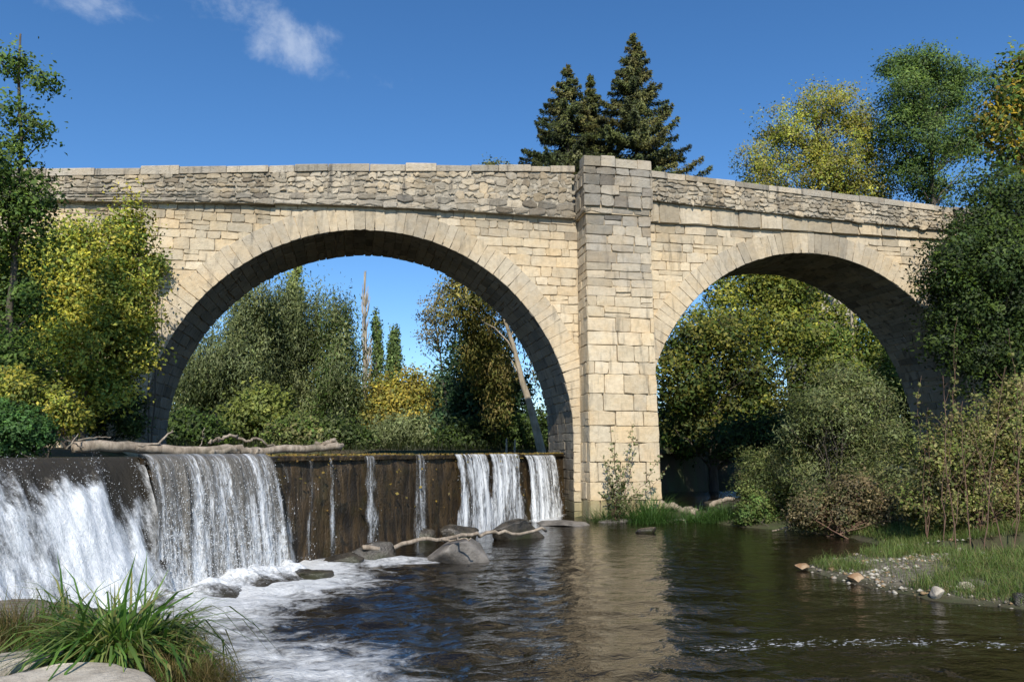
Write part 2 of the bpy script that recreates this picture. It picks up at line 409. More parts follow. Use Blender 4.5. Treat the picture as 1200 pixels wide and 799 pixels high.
# ------------------------------------------------------------------ river water
FOAM = [g2((60, 660), (225, 690), (335, 655), (415, 668), (440, 684), (360, 700), (330, 720), (300, 740), (420, 765), (480, 799), (470, 840), (230, 840), (245, 770), (225, 730))]
FOAM2 = [g2((425, 655), (500, 653), (512, 660), (430, 665)), g2((528, 600), (660, 603), (650, 612), (560, 612))]
xs = np.arange(-9, 34, .11); ys = np.concatenate([np.arange(4.5, 22, .085), np.arange(22, 42, .2)])
X, Yg = np.meshgrid(xs, ys); X = X.ravel(); Yg = Yg.ravel(); P2 = np.stack([X, Yg], 1)
foam = .66*sstep(-2.3, 1.0, sdf(P2, FOAM[0])); foam = foam+.42*np.exp(-(seg_dist(P2, g2((240, 690), (335, 664)), False)/1.1)**2)
for q in FOAM2: foam = np.maximum(foam, .62*sstep(-.45, .12, sdf(P2, q)))
s = (P2-WA)@WN; t = (P2-WA)@WD
glint_fleck = 1.25*np.exp(-(seg_dist(P2, g2((840, 758), (930, 752), (1010, 753), (1090, 750), (1200, 757)), False)/.42)**2)  # streak of white glints on the pool, painted in as foam flecks
glint_fleck = np.maximum(glint_fleck, .42*np.exp(-(seg_dist(P2, g2((430, 690), (600, 670), (760, 690), (960, 730)), False)/1.3)**2))
glint_fleck = np.maximum(glint_fleck, .50*np.exp(-(seg_dist(P2, g2((470, 740), (620, 760), (780, 745), (900, 770)), False)/.8)**2))
turb = sstep(9.5, 1.0, np.hypot(X+1.2, Yg-13.0))+.25+.5*sstep(12, 6, Yg)*.6
turb *= 1-.6*sstep(17, 23, Yg)
wv = fbm(np.stack([X*1.3+Yg*.4, Yg*1.9, X*0], 1), 31, 4)-.5
wv2 = np.abs(fbm(np.stack([X*2.7, Yg*3.6, X*0+5], 1), 37, 3)-.5)
Z = turb*(.12*wv-.09*wv2)+.10*foam*(fbm(np.stack([X*3, Yg*3, X*0], 1), 41, 3))
tag(mesh('river_water', np.stack([X, Yg, Z], 1), grid_faces(len(xs), len(ys)), M_POOL, None, {'foam': foam, 'glint_fleck': glint_fleck}, True), kind='structure')
uv = [(-.35, s_) for s_ in (0,)]
tA, tE = weir_t(155, 538), weir_t(645, 533)
ts = np.arange(tA-10, 36, .4); ss = np.concatenate([[-.30, -.5], np.arange(-1, -46, -.6)])
T, S = np.meshgrid(ts, ss); T = T.ravel(); S = S.ravel()
XY = WA+T[:, None]*WD+S[:, None]*WN
tag(mesh('upstream_water', np.column_stack([XY, np.full(len(T), 2.145)]), grid_faces(len(ts), len(ss)), M_UP, None, None, True), kind='structure')

# ------------------------------------------------------------------ masonry
CREAM = np.array([(.74, .605, .405), (.68, .56, .375), (.78, .66, .47), (.70, .545, .335), (.65, .555, .40), (.75, .61, .41)])
GREY = np.array([(.40, .36, .295), (.34, .31, .26), (.44, .40, .33), (.25, .235, .20), (.48, .43, .35)])
def block_cols(rng, n, grey):
    a = CREAM[rng.integers(0, len(CREAM), n)]; b = GREY[rng.integers(0, len(GREY), n)]
    k = np.clip(grey+rng.normal(0, .10, n), 0, 1)[:, None]
    return (a*(1-k)+b*k)*rng.normal(1, .05, (n, 1))
def masonry(name, fmap, blocks, rng, parent, mat=None, gap=.0035, bev=.010, prot=.008, back=.06, jit=.009, grey=None, vary=.75, smooth=False):
    """blocks (n,4): u0,u1,v0,v1; fmap(u,v,d) -> world points; one mesh of separate dressed stones"""
    B = np.asarray(blocks, float); n = len(B)
    u0, u1, v0, v1 = B.T
    g = gap*rng.uniform(.5, 1.7, n); u0 = u0+g; u1 = u1-g; v0 = v0+g; v1 = v1-g
    fu = np.array([0, .5, 1, 1, 1, .5, 0, 0]); fv = np.array([0, 0, 0, .5, 1, 1, 1, .5]); corner = np.array([1, 0, 1, 0, 1, 0, 1, 0])
    U = u0[:, None]+(u1-u0)[:, None]*fu; V = v0[:, None]+(v1-v0)[:, None]*fv
    cu = ((u0+u1)/2)[:, None]; cv = ((v0+v1)/2)[:, None]
    su = np.sign(fu-.5); sv = np.sign(fv-.5)
    U = U+rng.normal(0, jit, U.shape)-su*np.abs(rng.normal(0, jit*1.6, U.shape))*corner; V = V+rng.normal(0, jit, V.shape)-sv*np.abs(rng.normal(0, jit*1.6, V.shape))*corner
    b = bev*rng.uniform(.4, 1.6, U.shape)
    Ui = U-su*b*(1+.5*corner); Vi = V-sv*b*(1+.5*corner)
    D = prot*rng.normal(0, 1, n)[:, None]
    tilt_u = rng.normal(0, prot*.5, n)[:, None]*(fu-.5); tilt_v = rng.normal(0, prot*.5, n)[:, None]*(fv-.5)
    Di = D+tilt_u+tilt_v+rng.normal(0, prot*.25, U.shape)
    Do = Di-b*.9; Db = np.full_like(U, -back)
    Cc = np.concatenate([cu, cv, D+rng.normal(0, prot*.5, (n, 1))], 1)
    pts = np.concatenate([fmap(U, V, Db)[:, :, None], fmap(U, V, Do)[:, :, None], fmap(Ui, Vi, Di)[:, :, None]], 2)   # n,8,3,3
    pts = pts.transpose(0, 2, 1, 3).reshape(n, 24, 3)
    cen = fmap(Cc[:, 0:1], Cc[:, 1:2], Cc[:, 2:3]).reshape(n, 1, 3)
    pts = np.concatenate([pts, cen], 1)
    F = []
    for r in (0, 1):
        for k in range(8): F.append([r*8+k, r*8+(k+1) % 8, (r+1)*8+(k+1) % 8, (r+1)*8+k])
    Q = np.array(F); FF = (Q[None]+25*np.arange(n)[:, None, None]).reshape(-1, 4)
    T3 = np.array([[16+k, 16+(k+1) % 8, 24] for k in range(8)]); TT = (T3[None]+25*np.arange(n)[:, None, None]).reshape(-1, 3)
    gr = grey((cu[:, 0], cv[:, 0])) if callable(grey) else np.full(n, grey if grey is not None else .15)
    bc = block_cols(rng, n, gr); mean = (CREAM.mean(0)*(1-np.clip(gr, 0, 1)[:, None])+GREY.mean(0)*np.clip(gr, 0, 1)[:, None]); bc = mean*(1-vary)+bc*vary
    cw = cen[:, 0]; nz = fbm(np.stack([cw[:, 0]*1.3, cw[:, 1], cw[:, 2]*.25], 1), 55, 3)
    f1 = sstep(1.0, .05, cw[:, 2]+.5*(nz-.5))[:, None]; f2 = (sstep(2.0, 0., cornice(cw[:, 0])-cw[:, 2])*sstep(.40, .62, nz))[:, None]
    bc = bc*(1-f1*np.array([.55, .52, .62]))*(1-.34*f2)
    dk = (rng.random(n) < (.02+.16*np.clip(gr-.35, 0, 1))*(vary > .5))[:, None]; bc = np.where(dk, bc*np.array([.66, .65, .65]), bc)
    C = np.repeat(bc[:, None], 25, 1)
    C[:, 8:16] *= .95
    V_ = pts.reshape(-1, 3)
    return mesh(name, V_, [list(q) for q in FF]+[list(q) for q in TT], mat or M_STONE, parent, {'Col': C.reshape(-1, 3)}, smooth)
def courses(rng, v0, v1, hlo, hhi):
    o = [v0]
    while o[-1] < v1: o.append(o[-1]+rng.uniform(hlo, hhi))
    return o
def row_blocks(rng, u0, u1, va, vb, lo, hi):
    out = []; u = u0-rng.uniform(0, lo)
    while u < u1:
        w_ = rng.uniform(lo, hi); a, b = max(u, u0), min(u+w_, u1)
        if b-a > .08:
            if rng.random() < .10 and vb-va > .3:
                m = (va+vb)/2+rng.uniform(-.04, .04); out += [(a, b, va, m), (a, b, m, vb)]
            else: out.append((a, b, va, vb))
        u += w_
    return out

YF, YB = 26.3, 29.9
ARCH1 = dict(cx=.40, cz=2.75, R=7.10, th=.82); ARCH2 = dict(cx=17.15, cz=3.02, R=6.88, th=.84)
XL, XR = -22., 34.
def cornice(x): return np.interp(x, [-22, -9.8, -4.9, -.7, 3.5, 7.2, 10.9, 34], [9.6, 10.19, 10.45, 10.64, 10.70, 10.68, 10.74, 10.78])
def ptop(x): return np.interp(x, [-22, -9.9, -4.9, -.76, 7.9, 10, 12, 23.7, 34], [10.2, 11.22, 11.68, 12.08, 12.68, 12.66, 12.60, 12.08, 11.6])
def band(x): return np.interp(x, [10, 12, 21.85, 34], [11.56, 11.47, 11.14, 10.9])
br = thing('stone_bridge', 'long cream limestone bridge with two round arches and a central buttress over the river', 'bridge', (9, YF, 0))
rb = np.random.default_rng(11)

def clip_arch(b, A, keep_right):
    u0, u1, v0, v1 = b
    r = A['R']+.10; dz = max(v0-A['cz'], 0)
    if dz >= r: return [b]
    h = math.sqrt(r*r-dz*dz); lo, hi = A['cx']-h, A['cx']+h
    if u1 <= lo or u0 >= hi: return [b]
    out = []
    if u0 < lo-.05: out.append((u0, lo, v0, v1))
    if u1 > hi+.05: out.append((hi, u1, v0, v1))
    return out
def wall_blocks(rng, x0, x1, arch, zlo, hl, hh):
    out = []
    c = courses(rng, zlo, 10.9, hl, hh)
    for va, vb in zip(c[:-1], c[1:]):
        ws = (.38, 1.05) if vb-va > .33 else (.28, .8)
        for b in row_blocks(rng, x0, x1, va, vb, *ws):
            if va > max(cornice(b[0]), cornice(b[1]))+.05: continue
            out += clip_arch(b, arch, True)
    return out
wall_map = lambda U, V, D: np.stack([U, YF-D, V], -1)
grey_wall = lambda uv: .08+.30*sstep(9.6, 10.8, uv[1])+.18*(fbm(np.stack([uv[0]*.3, uv[1]*.3, uv[0]*0], 1), 3, 3)-.35)+.35*sstep(-7, -11, uv[0])*.3
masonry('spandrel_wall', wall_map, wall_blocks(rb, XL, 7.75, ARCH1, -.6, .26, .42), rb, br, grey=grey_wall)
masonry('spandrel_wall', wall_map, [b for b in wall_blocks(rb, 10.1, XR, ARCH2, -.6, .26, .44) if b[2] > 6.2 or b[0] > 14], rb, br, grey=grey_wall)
# mortar core behind the dressed stones, front and back, cut round the arches
def open_half(A, x, extra):
    d = abs(x-A['cx']); r = A['R']+extra
    return A['cz']+math.sqrt(max(r*r-d*d, 0)) if d < r else None
m = MB()
xs_ = sorted(set(list(np.arange(XL, XR, .25))+[A['cx']+s_*(A['R']+.12) for A in (ARCH1, ARCH2) for s_ in (-1, 1)]+[XR]))
for ya, nm in ((YF+.05, 'f'), (YB, 'b')):
    for xa, xb in zip(xs_[:-1], xs_[1:]):
        xm = (xa+xb)/2; zs = []
        for x in (xa, xb):
            z0 = -1.0
            for A in (ARCH1, ARCH2):
                if abs(xm-A['cx']) < A['R']+.12:
                    d = min(abs(x-A['cx']), A['R']+.12); z0 = A['cz']+math.sqrt((A['R']+.12)**2-d*d)
            zs.append(z0)
        q = [(xa, ya, zs[0]), (xb, ya, zs[1]), (xb, ya, float(cornice(xb))+.3), (xa, ya, float(cornice(xa))+.3)]
        m.add(q if nm == 'f' else q[::-1], [[0, 1, 2, 3]])
mesh('wall_core', np.concatenate(m.V), m.F, M_MORTAR, br)
mb_ = []
for A, x0, x1 in ((ARCH1, XL, 7.75), (ARCH2, 7.75, XR)):
    for va in np.arange(-.6, 10.9, .45):
        for b in row_blocks(rb, x0, x1, va, va+.45, .5, 1.1):
            if va < cornice(b[0]): mb_ += clip_arch(b, A, True)
masonry('rear_wall', lambda U, V, D: np.stack([U, YB+.03+D, V], -1), mb_, rb, br, grey=.35)

# arch rings and vaults
def arch_curve(A, zb):
    Lj = A['cz']-zb; R = A['R']
    def f(U, rad):
        U = np.asarray(U, float); r = R+rad
        th = np.clip((U-Lj)/R, 0, PI)
        x = A['cx']-r*np.cos(th); z = A['cz']+r*np.sin(th)
        z = np.where(U < Lj, zb+U, z); z = np.where(U > Lj+PI*R, A['cz']-(U-Lj-PI*R), z)
        return x, z
    return f, Lj*2+PI*R
for A, zb, nm in ((ARCH1, -.6, 1), (ARCH2, -.6, 2)):
    cf, L = arch_curve(A, zb)
    us = [0.]
    while us[-1] < L: us.append(us[-1]+rb.uniform(.24, .40))
    us[-1] = L
    ring = []
    for a, b in zip(us[:-1], us[1:]): ring.append((a, b, 0, A['th']*rb.uniform(.95, 1.05)))
    def rmap(U, V, D, cf=cf):
        x, z = cf(U, V); return np.stack([x, YF-.03-D, z], -1)
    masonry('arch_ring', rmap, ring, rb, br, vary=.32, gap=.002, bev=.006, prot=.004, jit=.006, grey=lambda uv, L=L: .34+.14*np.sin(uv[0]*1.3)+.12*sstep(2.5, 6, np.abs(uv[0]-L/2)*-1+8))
    vault = []
    k = 0
    vr = [0.]
    while vr[-1] < L: vr.append(vr[-1]+rb.uniform(.26, .42))
    vr[-1] = L
    for a, b in zip(vr[:-1], vr[1:]): vault += row_blocks(rb, YF-.012, YB+.02, a, b, .5, 1.2)
    def vmap(U, V, D, cf=cf):
        x, z = cf(V, -D); return np.stack([x, U, z], -1)
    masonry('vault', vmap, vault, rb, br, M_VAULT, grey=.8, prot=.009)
    mv = MB(); uu = np.linspace(0, L, 120); x, z = cf(uu, .045)
    for i in range(119): mv.add([(x[i], YF+.0, z[i]), (x[i+1], YF+.0, z[i+1]), (x[i+1], YB, z[i+1]), (x[i], YB, z[i])], [[0, 1, 2, 3]])
    mesh('vault_core', np.concatenate(mv.V), mv.F, M_MORTAR, br)

# buttress (pier) : battered shaft, then a projecting refuge
PX0, PX1, PY = 7.75, 10.16, 25.2
def pier_front(U, V, D):        # u 0..1 across
    x0 = PX0+.0*V; x1 = PX1+.14*np.clip(1-V/9, 0, 1)
    return np.stack([x0+(x1-x0)*U/2.45, PY-D-.06*np.clip(1-V/9, 0, 1), V], -1)
pb = []; c = courses(rb, -.5, 6.6, .42, .68)+[]
c2_ = [c[-1]]
while c2_[-1] < 10.62: c2_.append(c2_[-1]+rb.uniform(.26, .42))
c2_[-1] = 10.66
pc = c+c2_[1:]
for va, vb in zip(pc[:-1], pc[1:]): pb += row_blocks(rb, 0, 2.45, va, vb, .45, 1.15)
grey_pier = lambda uv: .12+.85*sstep(6.6, 9.4, uv[1])*(.5+.6*rb.random(len(uv[0])))
masonry('buttress_face', pier_front, pb, rb, br, gap=.005, prot=.013, bev=.012, grey=grey_pier)
def side(xc, sgn):
    return lambda U, V, D: np.stack([xc+sgn*(D+.14*np.clip(1-V/9, 0, 1)*(sgn > 0)), PY+.02+U, V], -1)
for xc, sg in ((PX0, -1), (PX1, 1)):
    sb = []
    for va, vb in zip(pc[:-1], pc[1:]): sb += row_blocks(rb, -.012, YF-PY+.05, va, vb, .35, .8)
    masonry('buttress_side', side(xc, sg), sb, rb, br, gap=.006, prot=.010, grey=lambda uv: .2+.4*sstep(8, 10.5, uv[1]))
m = MB(); m.box((PX0+.045, PY+.05, -.8), (PX1-.04, YF+.3, 10.7)); m.build('buttress_core', M_MORTAR, br)
# refuge on top
RX0, RX1, RY, RZ0, RZ1 = 7.64, 10.20, 25.06, 10.62, 12.30
RB = []
for va, vb, lo, hi in ((10.62, 10.82, .4, 1.0), (10.84, 11.28, .45, .75), (11.28, 11.62, .45, .9), (11.62, 12.02, .5, .85), (12.02, 12.30, .4, .8)):
    RB += row_blocks(rb, 0, RX1-RX0, va, vb, lo, hi)
masonry('refuge_face', lambda U, V, D: np.stack([RX0+U, RY+np.where(V < 10.83, .07, 0)-D, V], -1), RB, rb, br, M_RUBBLE, prot=.013, grey=.92, jit=.012)
for xc, sg in ((RX0, -1), (RX1, 1)):
    sb = []
    for va, vb in ((10.62, 10.82), (10.84, 11.28), (11.28, 11.62), (11.62, 12.02), (12.02, 12.30)): sb += row_blocks(rb, 0, 1.2, va, vb, .4, .7)
    masonry('refuge_side', (lambda xc, sg: lambda U, V, D: np.stack([xc+sg*D, RY+U, V], -1))(xc, sg), sb, rb, br, M_RUBBLE, prot=.02, grey=.75)
m = MB(); m.box((RX0+.05, RY+.10, 10.60), (RX1-.05, RY+1.6, 12.28)); m.build('refuge_core', M_MORTAR, br)

# parapets: rubble on dressed courses, long coping stones; they overhang the wall
PYL = YF-.24
def para_map(y, bot, top):
    return lambda U, V, D: np.stack([U, y-D+.0*V, bot(U)+V*(top(U)-bot(U))], -1)
def coping(name, x0, x1, y0, y1, h, over, lo=.7, hi=1.5):
    mm = MB(); u = x0
    while u < x1:
        w_ = min(rb.uniform(lo, hi), x1-u); a, b = u+.008, u+w_-.008
        if b-a < .1: break
        za, zb_ = float(ptop(a)), float(ptop(b)); dh = rb.normal(0, .022); o = rb.normal(0, .012); bv = .03
        col = block_cols(rb, 1, np.array([.80]))[0]*.98
        ring = []
        for (yo, zt) in ((y0-over+o, -h), (y0-over+o, dh-bv), (y0-over+o+bv, dh), (y1-bv, dh), (y1, dh-bv), (y1, -h)):
            ring.append((yo, zt))
        V = []
        for x, z in ((a, za), (a+.02, za), (b-.02, zb_), (b, zb_)):
            e = -.012 if x in (a, b) else 0
            V += [(x, yo+(0.012 if (x in (a, b) and k < 3) else 0)+rb.normal(0, .006), z+zt+(e if zt > -h+.01 else 0)+rb.normal(0, .006)) for k, (yo, zt) in enumerate(ring)]
        F = [[i*6+k, (i+1)*6+k, (i+1)*6+(k+1) % 6, i*6+(k+1) % 6] for i in range(3) for k in range(6)]+[[0, 1, 2, 3, 4, 5], [23, 22, 21, 20, 19, 18]]
        mm.add(V, F, col); u += w_
    return mm.build(name, M_RUBBLE, br)
def solid(name, x0, x1, y0, y1, bot, top, mat):
    mm = MB(); xx = np.arange(x0, x1+.01, .5)
    for a, b in zip(xx[:-1], xx[1:]):
        V = [(a, y0, bot(a)), (b, y0, bot(b)), (b, y0, top(b)), (a, y0, top(a)), (a, y1, bot(a)), (b, y1, bot(b)), (b, y1, top(b)), (a, y1, top(a))]
        mm.add(V, [[0, 1, 2, 3], [5, 4, 7, 6], [3, 2, 6, 7], [0, 4, 5, 1]])
    return mesh(name, np.concatenate(mm.V), mm.F, mat, br)
COPH = .24
def rub_rows(x0, x1, v0, v1, n, lo, hi, dr=()):
    out = []; e = np.linspace(v0, v1, n+1)
    for a, b in zip(e[:-1], e[1:]):
        for q in row_blocks(rb, x0, x1, a, b, lo, hi):
            d = rb.normal(0, .03, 2)*(n > 2); out.append((q[0], q[1], q[2]+d[0], q[3]+d[1]))
    return out
ctop = lambda x: ptop(x)-COPH
# left parapet
bl = []
bl += rub_rows(XL, 7.70, 0, .15, 1, .45, 1.0)
bl += rub_rows(-5, 7.70, .15, .34, 1, .4, .85)+rub_rows(XL, -5, .15, .34, 2, .25, .6)
bl += rub_rows(XL, 7.70, .34, 1.0, 4, .16, .46)
masonry('parapet_wall', para_map(PYL, cornice, ctop), bl, rb, br, M_RUBBLE, gap=.006, prot=.012, jit=.020, bev=.016, vary=.8, grey=lambda uv: .50+.28*(uv[1] < .35), back=.05)
solid('parapet_core', XL, 7.75, PYL+.045, PYL+.48, cornice, ctop, M_BED)
coping('coping', XL, 7.62, PYL, PYL+.48, COPH, .03)
# right parapet: pale dressed course, then rubble standing further out
masonry('string_course', para_map(YF-.14, cornice, band), rub_rows(10.2, XR, 0, 1, 1, .6, 1.3)+[], rb, br, M_STONE, gap=.012, prot=.02, jit=.015, grey=.45)
solid('string_core', 10.2, XR, YF-.09, YF+.5, cornice, band, M_MORTAR)
masonry('parapet_wall', para_map(YF-.31, band, ctop), rub_rows(10.2, XR, 0, 1, 5, .16, .46), rb, br, M_RUBBLE, gap=.007, prot=.014, jit=.022, bev=.018, vary=.8, grey=.55)
solid('parapet_core', 10.2, XR, YF-.26, YF+.35, band, ctop, M_BED)
coping('coping', 10.22, XR, YF-.31, YF+.35, COPH, .02)
coping('coping', RX0, RX1, RY, RY+.5, .36, .02, .5, .9)
solid('rear_parapet', XL, XR, YB-.35, YB+.12, cornice, ptop, M_RUBBLE)
solid('roadway', XL, XR, YF+.4, YB-.35, lambda x: cornice(x)-.2, lambda x: cornice(x)+.25, M_MORTAR)

# ------------------------------------------------------------------ weir
we = thing('weir', 'dark wet mossy weir wall running from the falls to the bridge pier', 'weir', (*weir_xy(4), 0))
def weir_face(t0, t1, step=.12):
    ts = np.arange(t0, t1+.01, step); zs = np.linspace(-.8, 2.13, 26)
    T, Zz = np.meshgrid(ts, zs); T = T.ravel(); Zz = Zz.ravel()
    d = .16*(1-Zz/2.2)+.13*(fbm(np.stack([T*1.2, Zz*1.6, T*0], 1), 71, 4)-.5)+.05*(fbm(np.stack([T*5, Zz*5, T*0], 1), 75, 3)-.5)
    d = np.where(Zz > 2.0, d-.03, d)
    XY = WA+T[:, None]*WD+d[:, None]*WN
    return np.column_stack([XY, Zz]), grid_faces(len(ts), len(zs)), ts
V, F, ts_ = weir_face(tA+.1, 26)
mesh('weir_face', V, F, M_WEIR, we, None, True)
# crest slab, slightly proud and uneven
cs = MB(); tt = np.arange(tA+.1, 26.01, .3)
zc = 2.145+.075*(fbm(np.stack([tt*1.1, tt*0, tt*0], 1), 81, 3)-.4)+.025*sstep(0, 3, tt)
rows = []
for t_, z_ in zip(tt, zc):
    rows.append([(*weir_xy(t_, .06+.03*math.sin(t_*5)), z_-.10), (*weir_xy(t_, .07+.03*math.sin(t_*5)), z_-.02), (*weir_xy(t_, .02), z_), (*weir_xy(t_, -.55), z_), (*weir_xy(t_, -.6), z_-.6)])
V = np.array(rows).reshape(-1, 3); nn = len(tt)
F = [[i*5+k, (i+1)*5+k, (i+1)*5+k+1, i*5+k+1] for i in range(nn-1) for k in range(4)]
mesh('weir_crest', V, F, M_WEIR, we, None, False)

def fall(name, label, px0, px1, mat, leap=.15, group=None, top=2.17, bot=-.05, ridge=.03, ragged=.25, drops=0, seed=1, spread=0., leap1=None):
    rng = np.random.default_rng(seed)
    t0, t1 = weir_t(px0), weir_t(px1); L = t1-t0
    nu = max(6, int(L/.035)); nv = 44
    U, Vv = np.meshgrid(np.linspace(0, 1, nu), np.linspace(0, 1, nv)); U = U.ravel(); Vv = Vv.ravel()
    drop = (top-bot)*np.clip((Vv-.12)/.88, 0, 1)**1.15
    lp = leap+(0 if leap1 is None else (leap1-leap)*U)
    s = np.where(Vv < .12, -.28+(.38)*(Vv/.12), .10+lp*np.sqrt(np.clip((Vv-.12)/.88, 0, 1)))
    rdg = fbm(np.stack([U*L*7, Vv*1.2, U*0], 1), seed*3+1, 3)-.5; rdg2 = fbm(np.stack([U*L*22, Vv*4, U*0], 1), seed*3+2, 2)-.5
    s = s+(rdg*2*ridge+rdg2*ridge)*sstep(.08, .4, Vv)
    t = t0+U*L*(1+0*Vv)+(U-.5)*spread*Vv+rdg2*.03+(fbm(np.stack([U*0, Vv*3.1+seed, U*0], 1), seed+3, 3)-.5)*.22*Vv
    z = top-drop+np.where(Vv < .12, .012, 0)
    edge = np.ones_like(U)
    nz = fbm(np.stack([U*0+3, Vv*7, U*0], 1), seed+5, 3)*ragged/max(L, .3)
    nl = fbm(np.stack([U*0+7.7*(U > .5), Vv*2.2+seed, U*0], 1), seed+9, 3)-.5
    e = np.minimum(U, 1-U)-nz*.5-np.clip(nl, 0, 1)*ragged*1.3/max(L, .3)*sstep(.1, .5, Vv)
    edge = sstep(0, .10/max(L, .25), e)
    XY = WA+t[:, None]*WD+s[:, None]*WN
    r = thing(name, label, 'waterfall', (*weir_xy(t0+L/2, .2), 0), group)
    mesh('falling_sheet', np.column_stack([XY, z]), grid_faces(nu, nv), mat, r, {'fu': t, 'fv': drop, 'edge': edge}, True)
    if drops:
        u = rng.random(drops); v = rng.random(drops)**.6
        dz = (top-bot)*v; lpp = leap+(0 if leap1 is None else (leap1-leap)*u)
        c = np.column_stack([WA+(t0+u*L)[:, None]*WD+(.10+lpp*np.sqrt(v)+np.abs(rng.normal(0, .05, drops))+.02)[:, None]*WN, top-dz+rng.normal(0, .02, drops)])
        droplets('spray', c, rng, r, .0025, .0075, 3.2)
    return r
def droplets(name, c, rng, parent, lo, hi, el=1.6):
    n = len(c); rr = lo+(hi-lo)*rng.random(n)**3
    o = np.array([(1, 0, 0), (-1, 0, 0), (0, 1, 0), (0, -1, 0), (0, 0, 1), (0, 0, -1)], float)
    F = np.array([(0, 2, 4), (2, 1, 4), (1, 3, 4), (3, 0, 4), (2, 0, 5), (1, 2, 5), (3, 1, 5), (0, 3, 5)])
    sc3 = np.column_stack([rr, rr, rr*(1+(el-1)*rng.random(n))])
    V = c[:, None]+o[None]*sc3[:, None]
    FF = (F[None]+6*np.arange(n)[:, None, None]).reshape(-1, 3)
    return tag(mesh(name, V.reshape(-1, 3), FF, M_DROP, parent, None, True), kind='stuff')
fall('waterfall', 'broad grey curtain of water pouring over the near end of the weir', 157, 309, M_CURTAIN, .78, None, 2.20, -.05, .05, .15, 5200, 3, .55, .62)
GW = 'white falls by the bridge pier'
fall('waterfall', 'white fall over the weir, leftmost of the white sheets near the pier', 527, 566, M_WHITE, .26, GW, 2.17, -.03, .05, .55, 500, 5, .5)
fall('waterfall', 'white fall over the weir, second from the pier in a pair of bright sheets', 567, 606, M_WHITE, .20, GW, 2.17, -.03, .05, .5, 500, 6, .25)
fall('waterfall', 'white fall at the far end of the weir right against the pier', 609, 648, M_WHITE, .30, GW, 2.12, .02, .06, .5, 600, 7, .2)
fall('water_trickle', 'bright narrow trickle down the brown weir wall above the branch and boulder', 482, 493, M_THIN, .10, 'thin trickles down the weir wall', 2.17, 0, .02, .12, 120, 8, .5)
fall('water_trickle', 'thin broken trickle down the middle of the brown weir wall', 421, 436, M_THIN, .12, 'thin trickles down the weir wall', 2.14, 0, .02, .3, 60, 9, .35)
fall('water_trickle', 'thin thread of water straight down the brown weir wall left of middle', 381, 386, M_THIN, .08, 'thin trickles down the weir wall', 2.10, 0, .015, .1, 60, 10, .12)
fall('water_trickle', 'faint trickle on the brown weir wall nearest the broad curtain', 356, 363, M_THIN, .08, 'thin trickles down the weir wall', 2.05, 0, .015, .2, 50, 12, .1)
fall('water_trickle', 'small arching spurt of water leaving the weir beside the broad curtain', 322, 331, M_THIN, .30, 'thin trickles down the weir wall', 2.0, .5, .015, .3, 60, 13, .1)

# the broken end of the weir: churning cascade
ch = thing('cascade', 'churning white cascade tumbling left of the curtain behind the reeds', 'waterfall', (*weir_xy(tA-2, 1), 1))
ts = np.arange(tA-9, tA+.22, .045); ss = np.arange(-.7, 2.6, .035)
T, S = np.meshgrid(ts, ss); T = T.ravel(); S = S.ravel()
Pn = np.stack([T*1.1, S*1.1, T*0], 1); nA = fbm(np.stack([T*1.5, S*.8, T*0], 1), 91, 5)-.5; nB = np.abs(fbm(np.stack([T*3.5, S*2.6, T*0], 1), 95, 4)-.5)
k = np.clip((S+.1)/(1.35-.10*np.clip((T-(tA+.3)), -6, 0)), 0, 1)
along = (T-(tA+.3))                                    # negative towards the near bank
prof = 2.16-2.2*(sstep(.0, 1.0, k)*.9+.1*k)+.20*np.exp(-((S-.55)/.35)**2)*sstep(-.4, -1.6, along)
nC = fbm(np.stack([T*6.5, S*3.5, T*0], 1), 97, 4)-.5
z = prof+(.50*nA-.20*nB+.22*nC)*(1-.75*sstep(.9, 1.0, k))*sstep(.02, .25, k)+.02*nA
z = np.where(S < 0, 2.165+.01*nA, z)
z = np.maximum(z, -.10)
z = z-.5*sstep(-.2, .4, along+.15+.12*nA)*sstep(.5, 1.2, S)
big = fbm(np.stack([(T-.55*S)*.9, S*.35, T*0], 1), 63, 3)-.5
froth = .64*sstep(.0, .12, k)+.9*np.clip(big, -.35, .3)-.24*np.exp(-((along+.42*1-.25*S)/.26)**2)*sstep(.0, .3, k)+.12*np.exp(-((S-.7)/.5)**2)+.6*np.clip(nA, -.3, .3)+.5*np.clip(nC, -.3, .3)-.40*sstep(.75, 1.0, k)*sstep(-1.6, -3.6, along)+.15*sstep(.4, .9, k)*sstep(-2.6, -.6, along)-.30*sstep(.9, 1.0, k)*sstep(-2.0, -4, along)-.55*np.exp(-((S-.15)/.28)**2)*sstep(-.2, -.8, along)*sstep(-2.9, -2.0, along)
XY = WA+T[:, None]*WD+S[:, None]*WN
mesh('churning_surface', np.column_stack([XY, z]), grid_faces(len(ts), len(ss)), M_FROTH, ch, {'froth': froth, 'fu': T-.55*S, 'fv': S-.6*z}, True)
rng = np.random.default_rng(44)
pk = rng.choice(np.where((froth > .2) & (z > .05))[0], 16000)
droplets('spray', np.column_stack([XY[pk], z[pk]])+np.abs(rng.normal(0, .09, (16000, 3)))*np.array([.4, .4, 1]), rng, ch, .002, .007, 1.5)
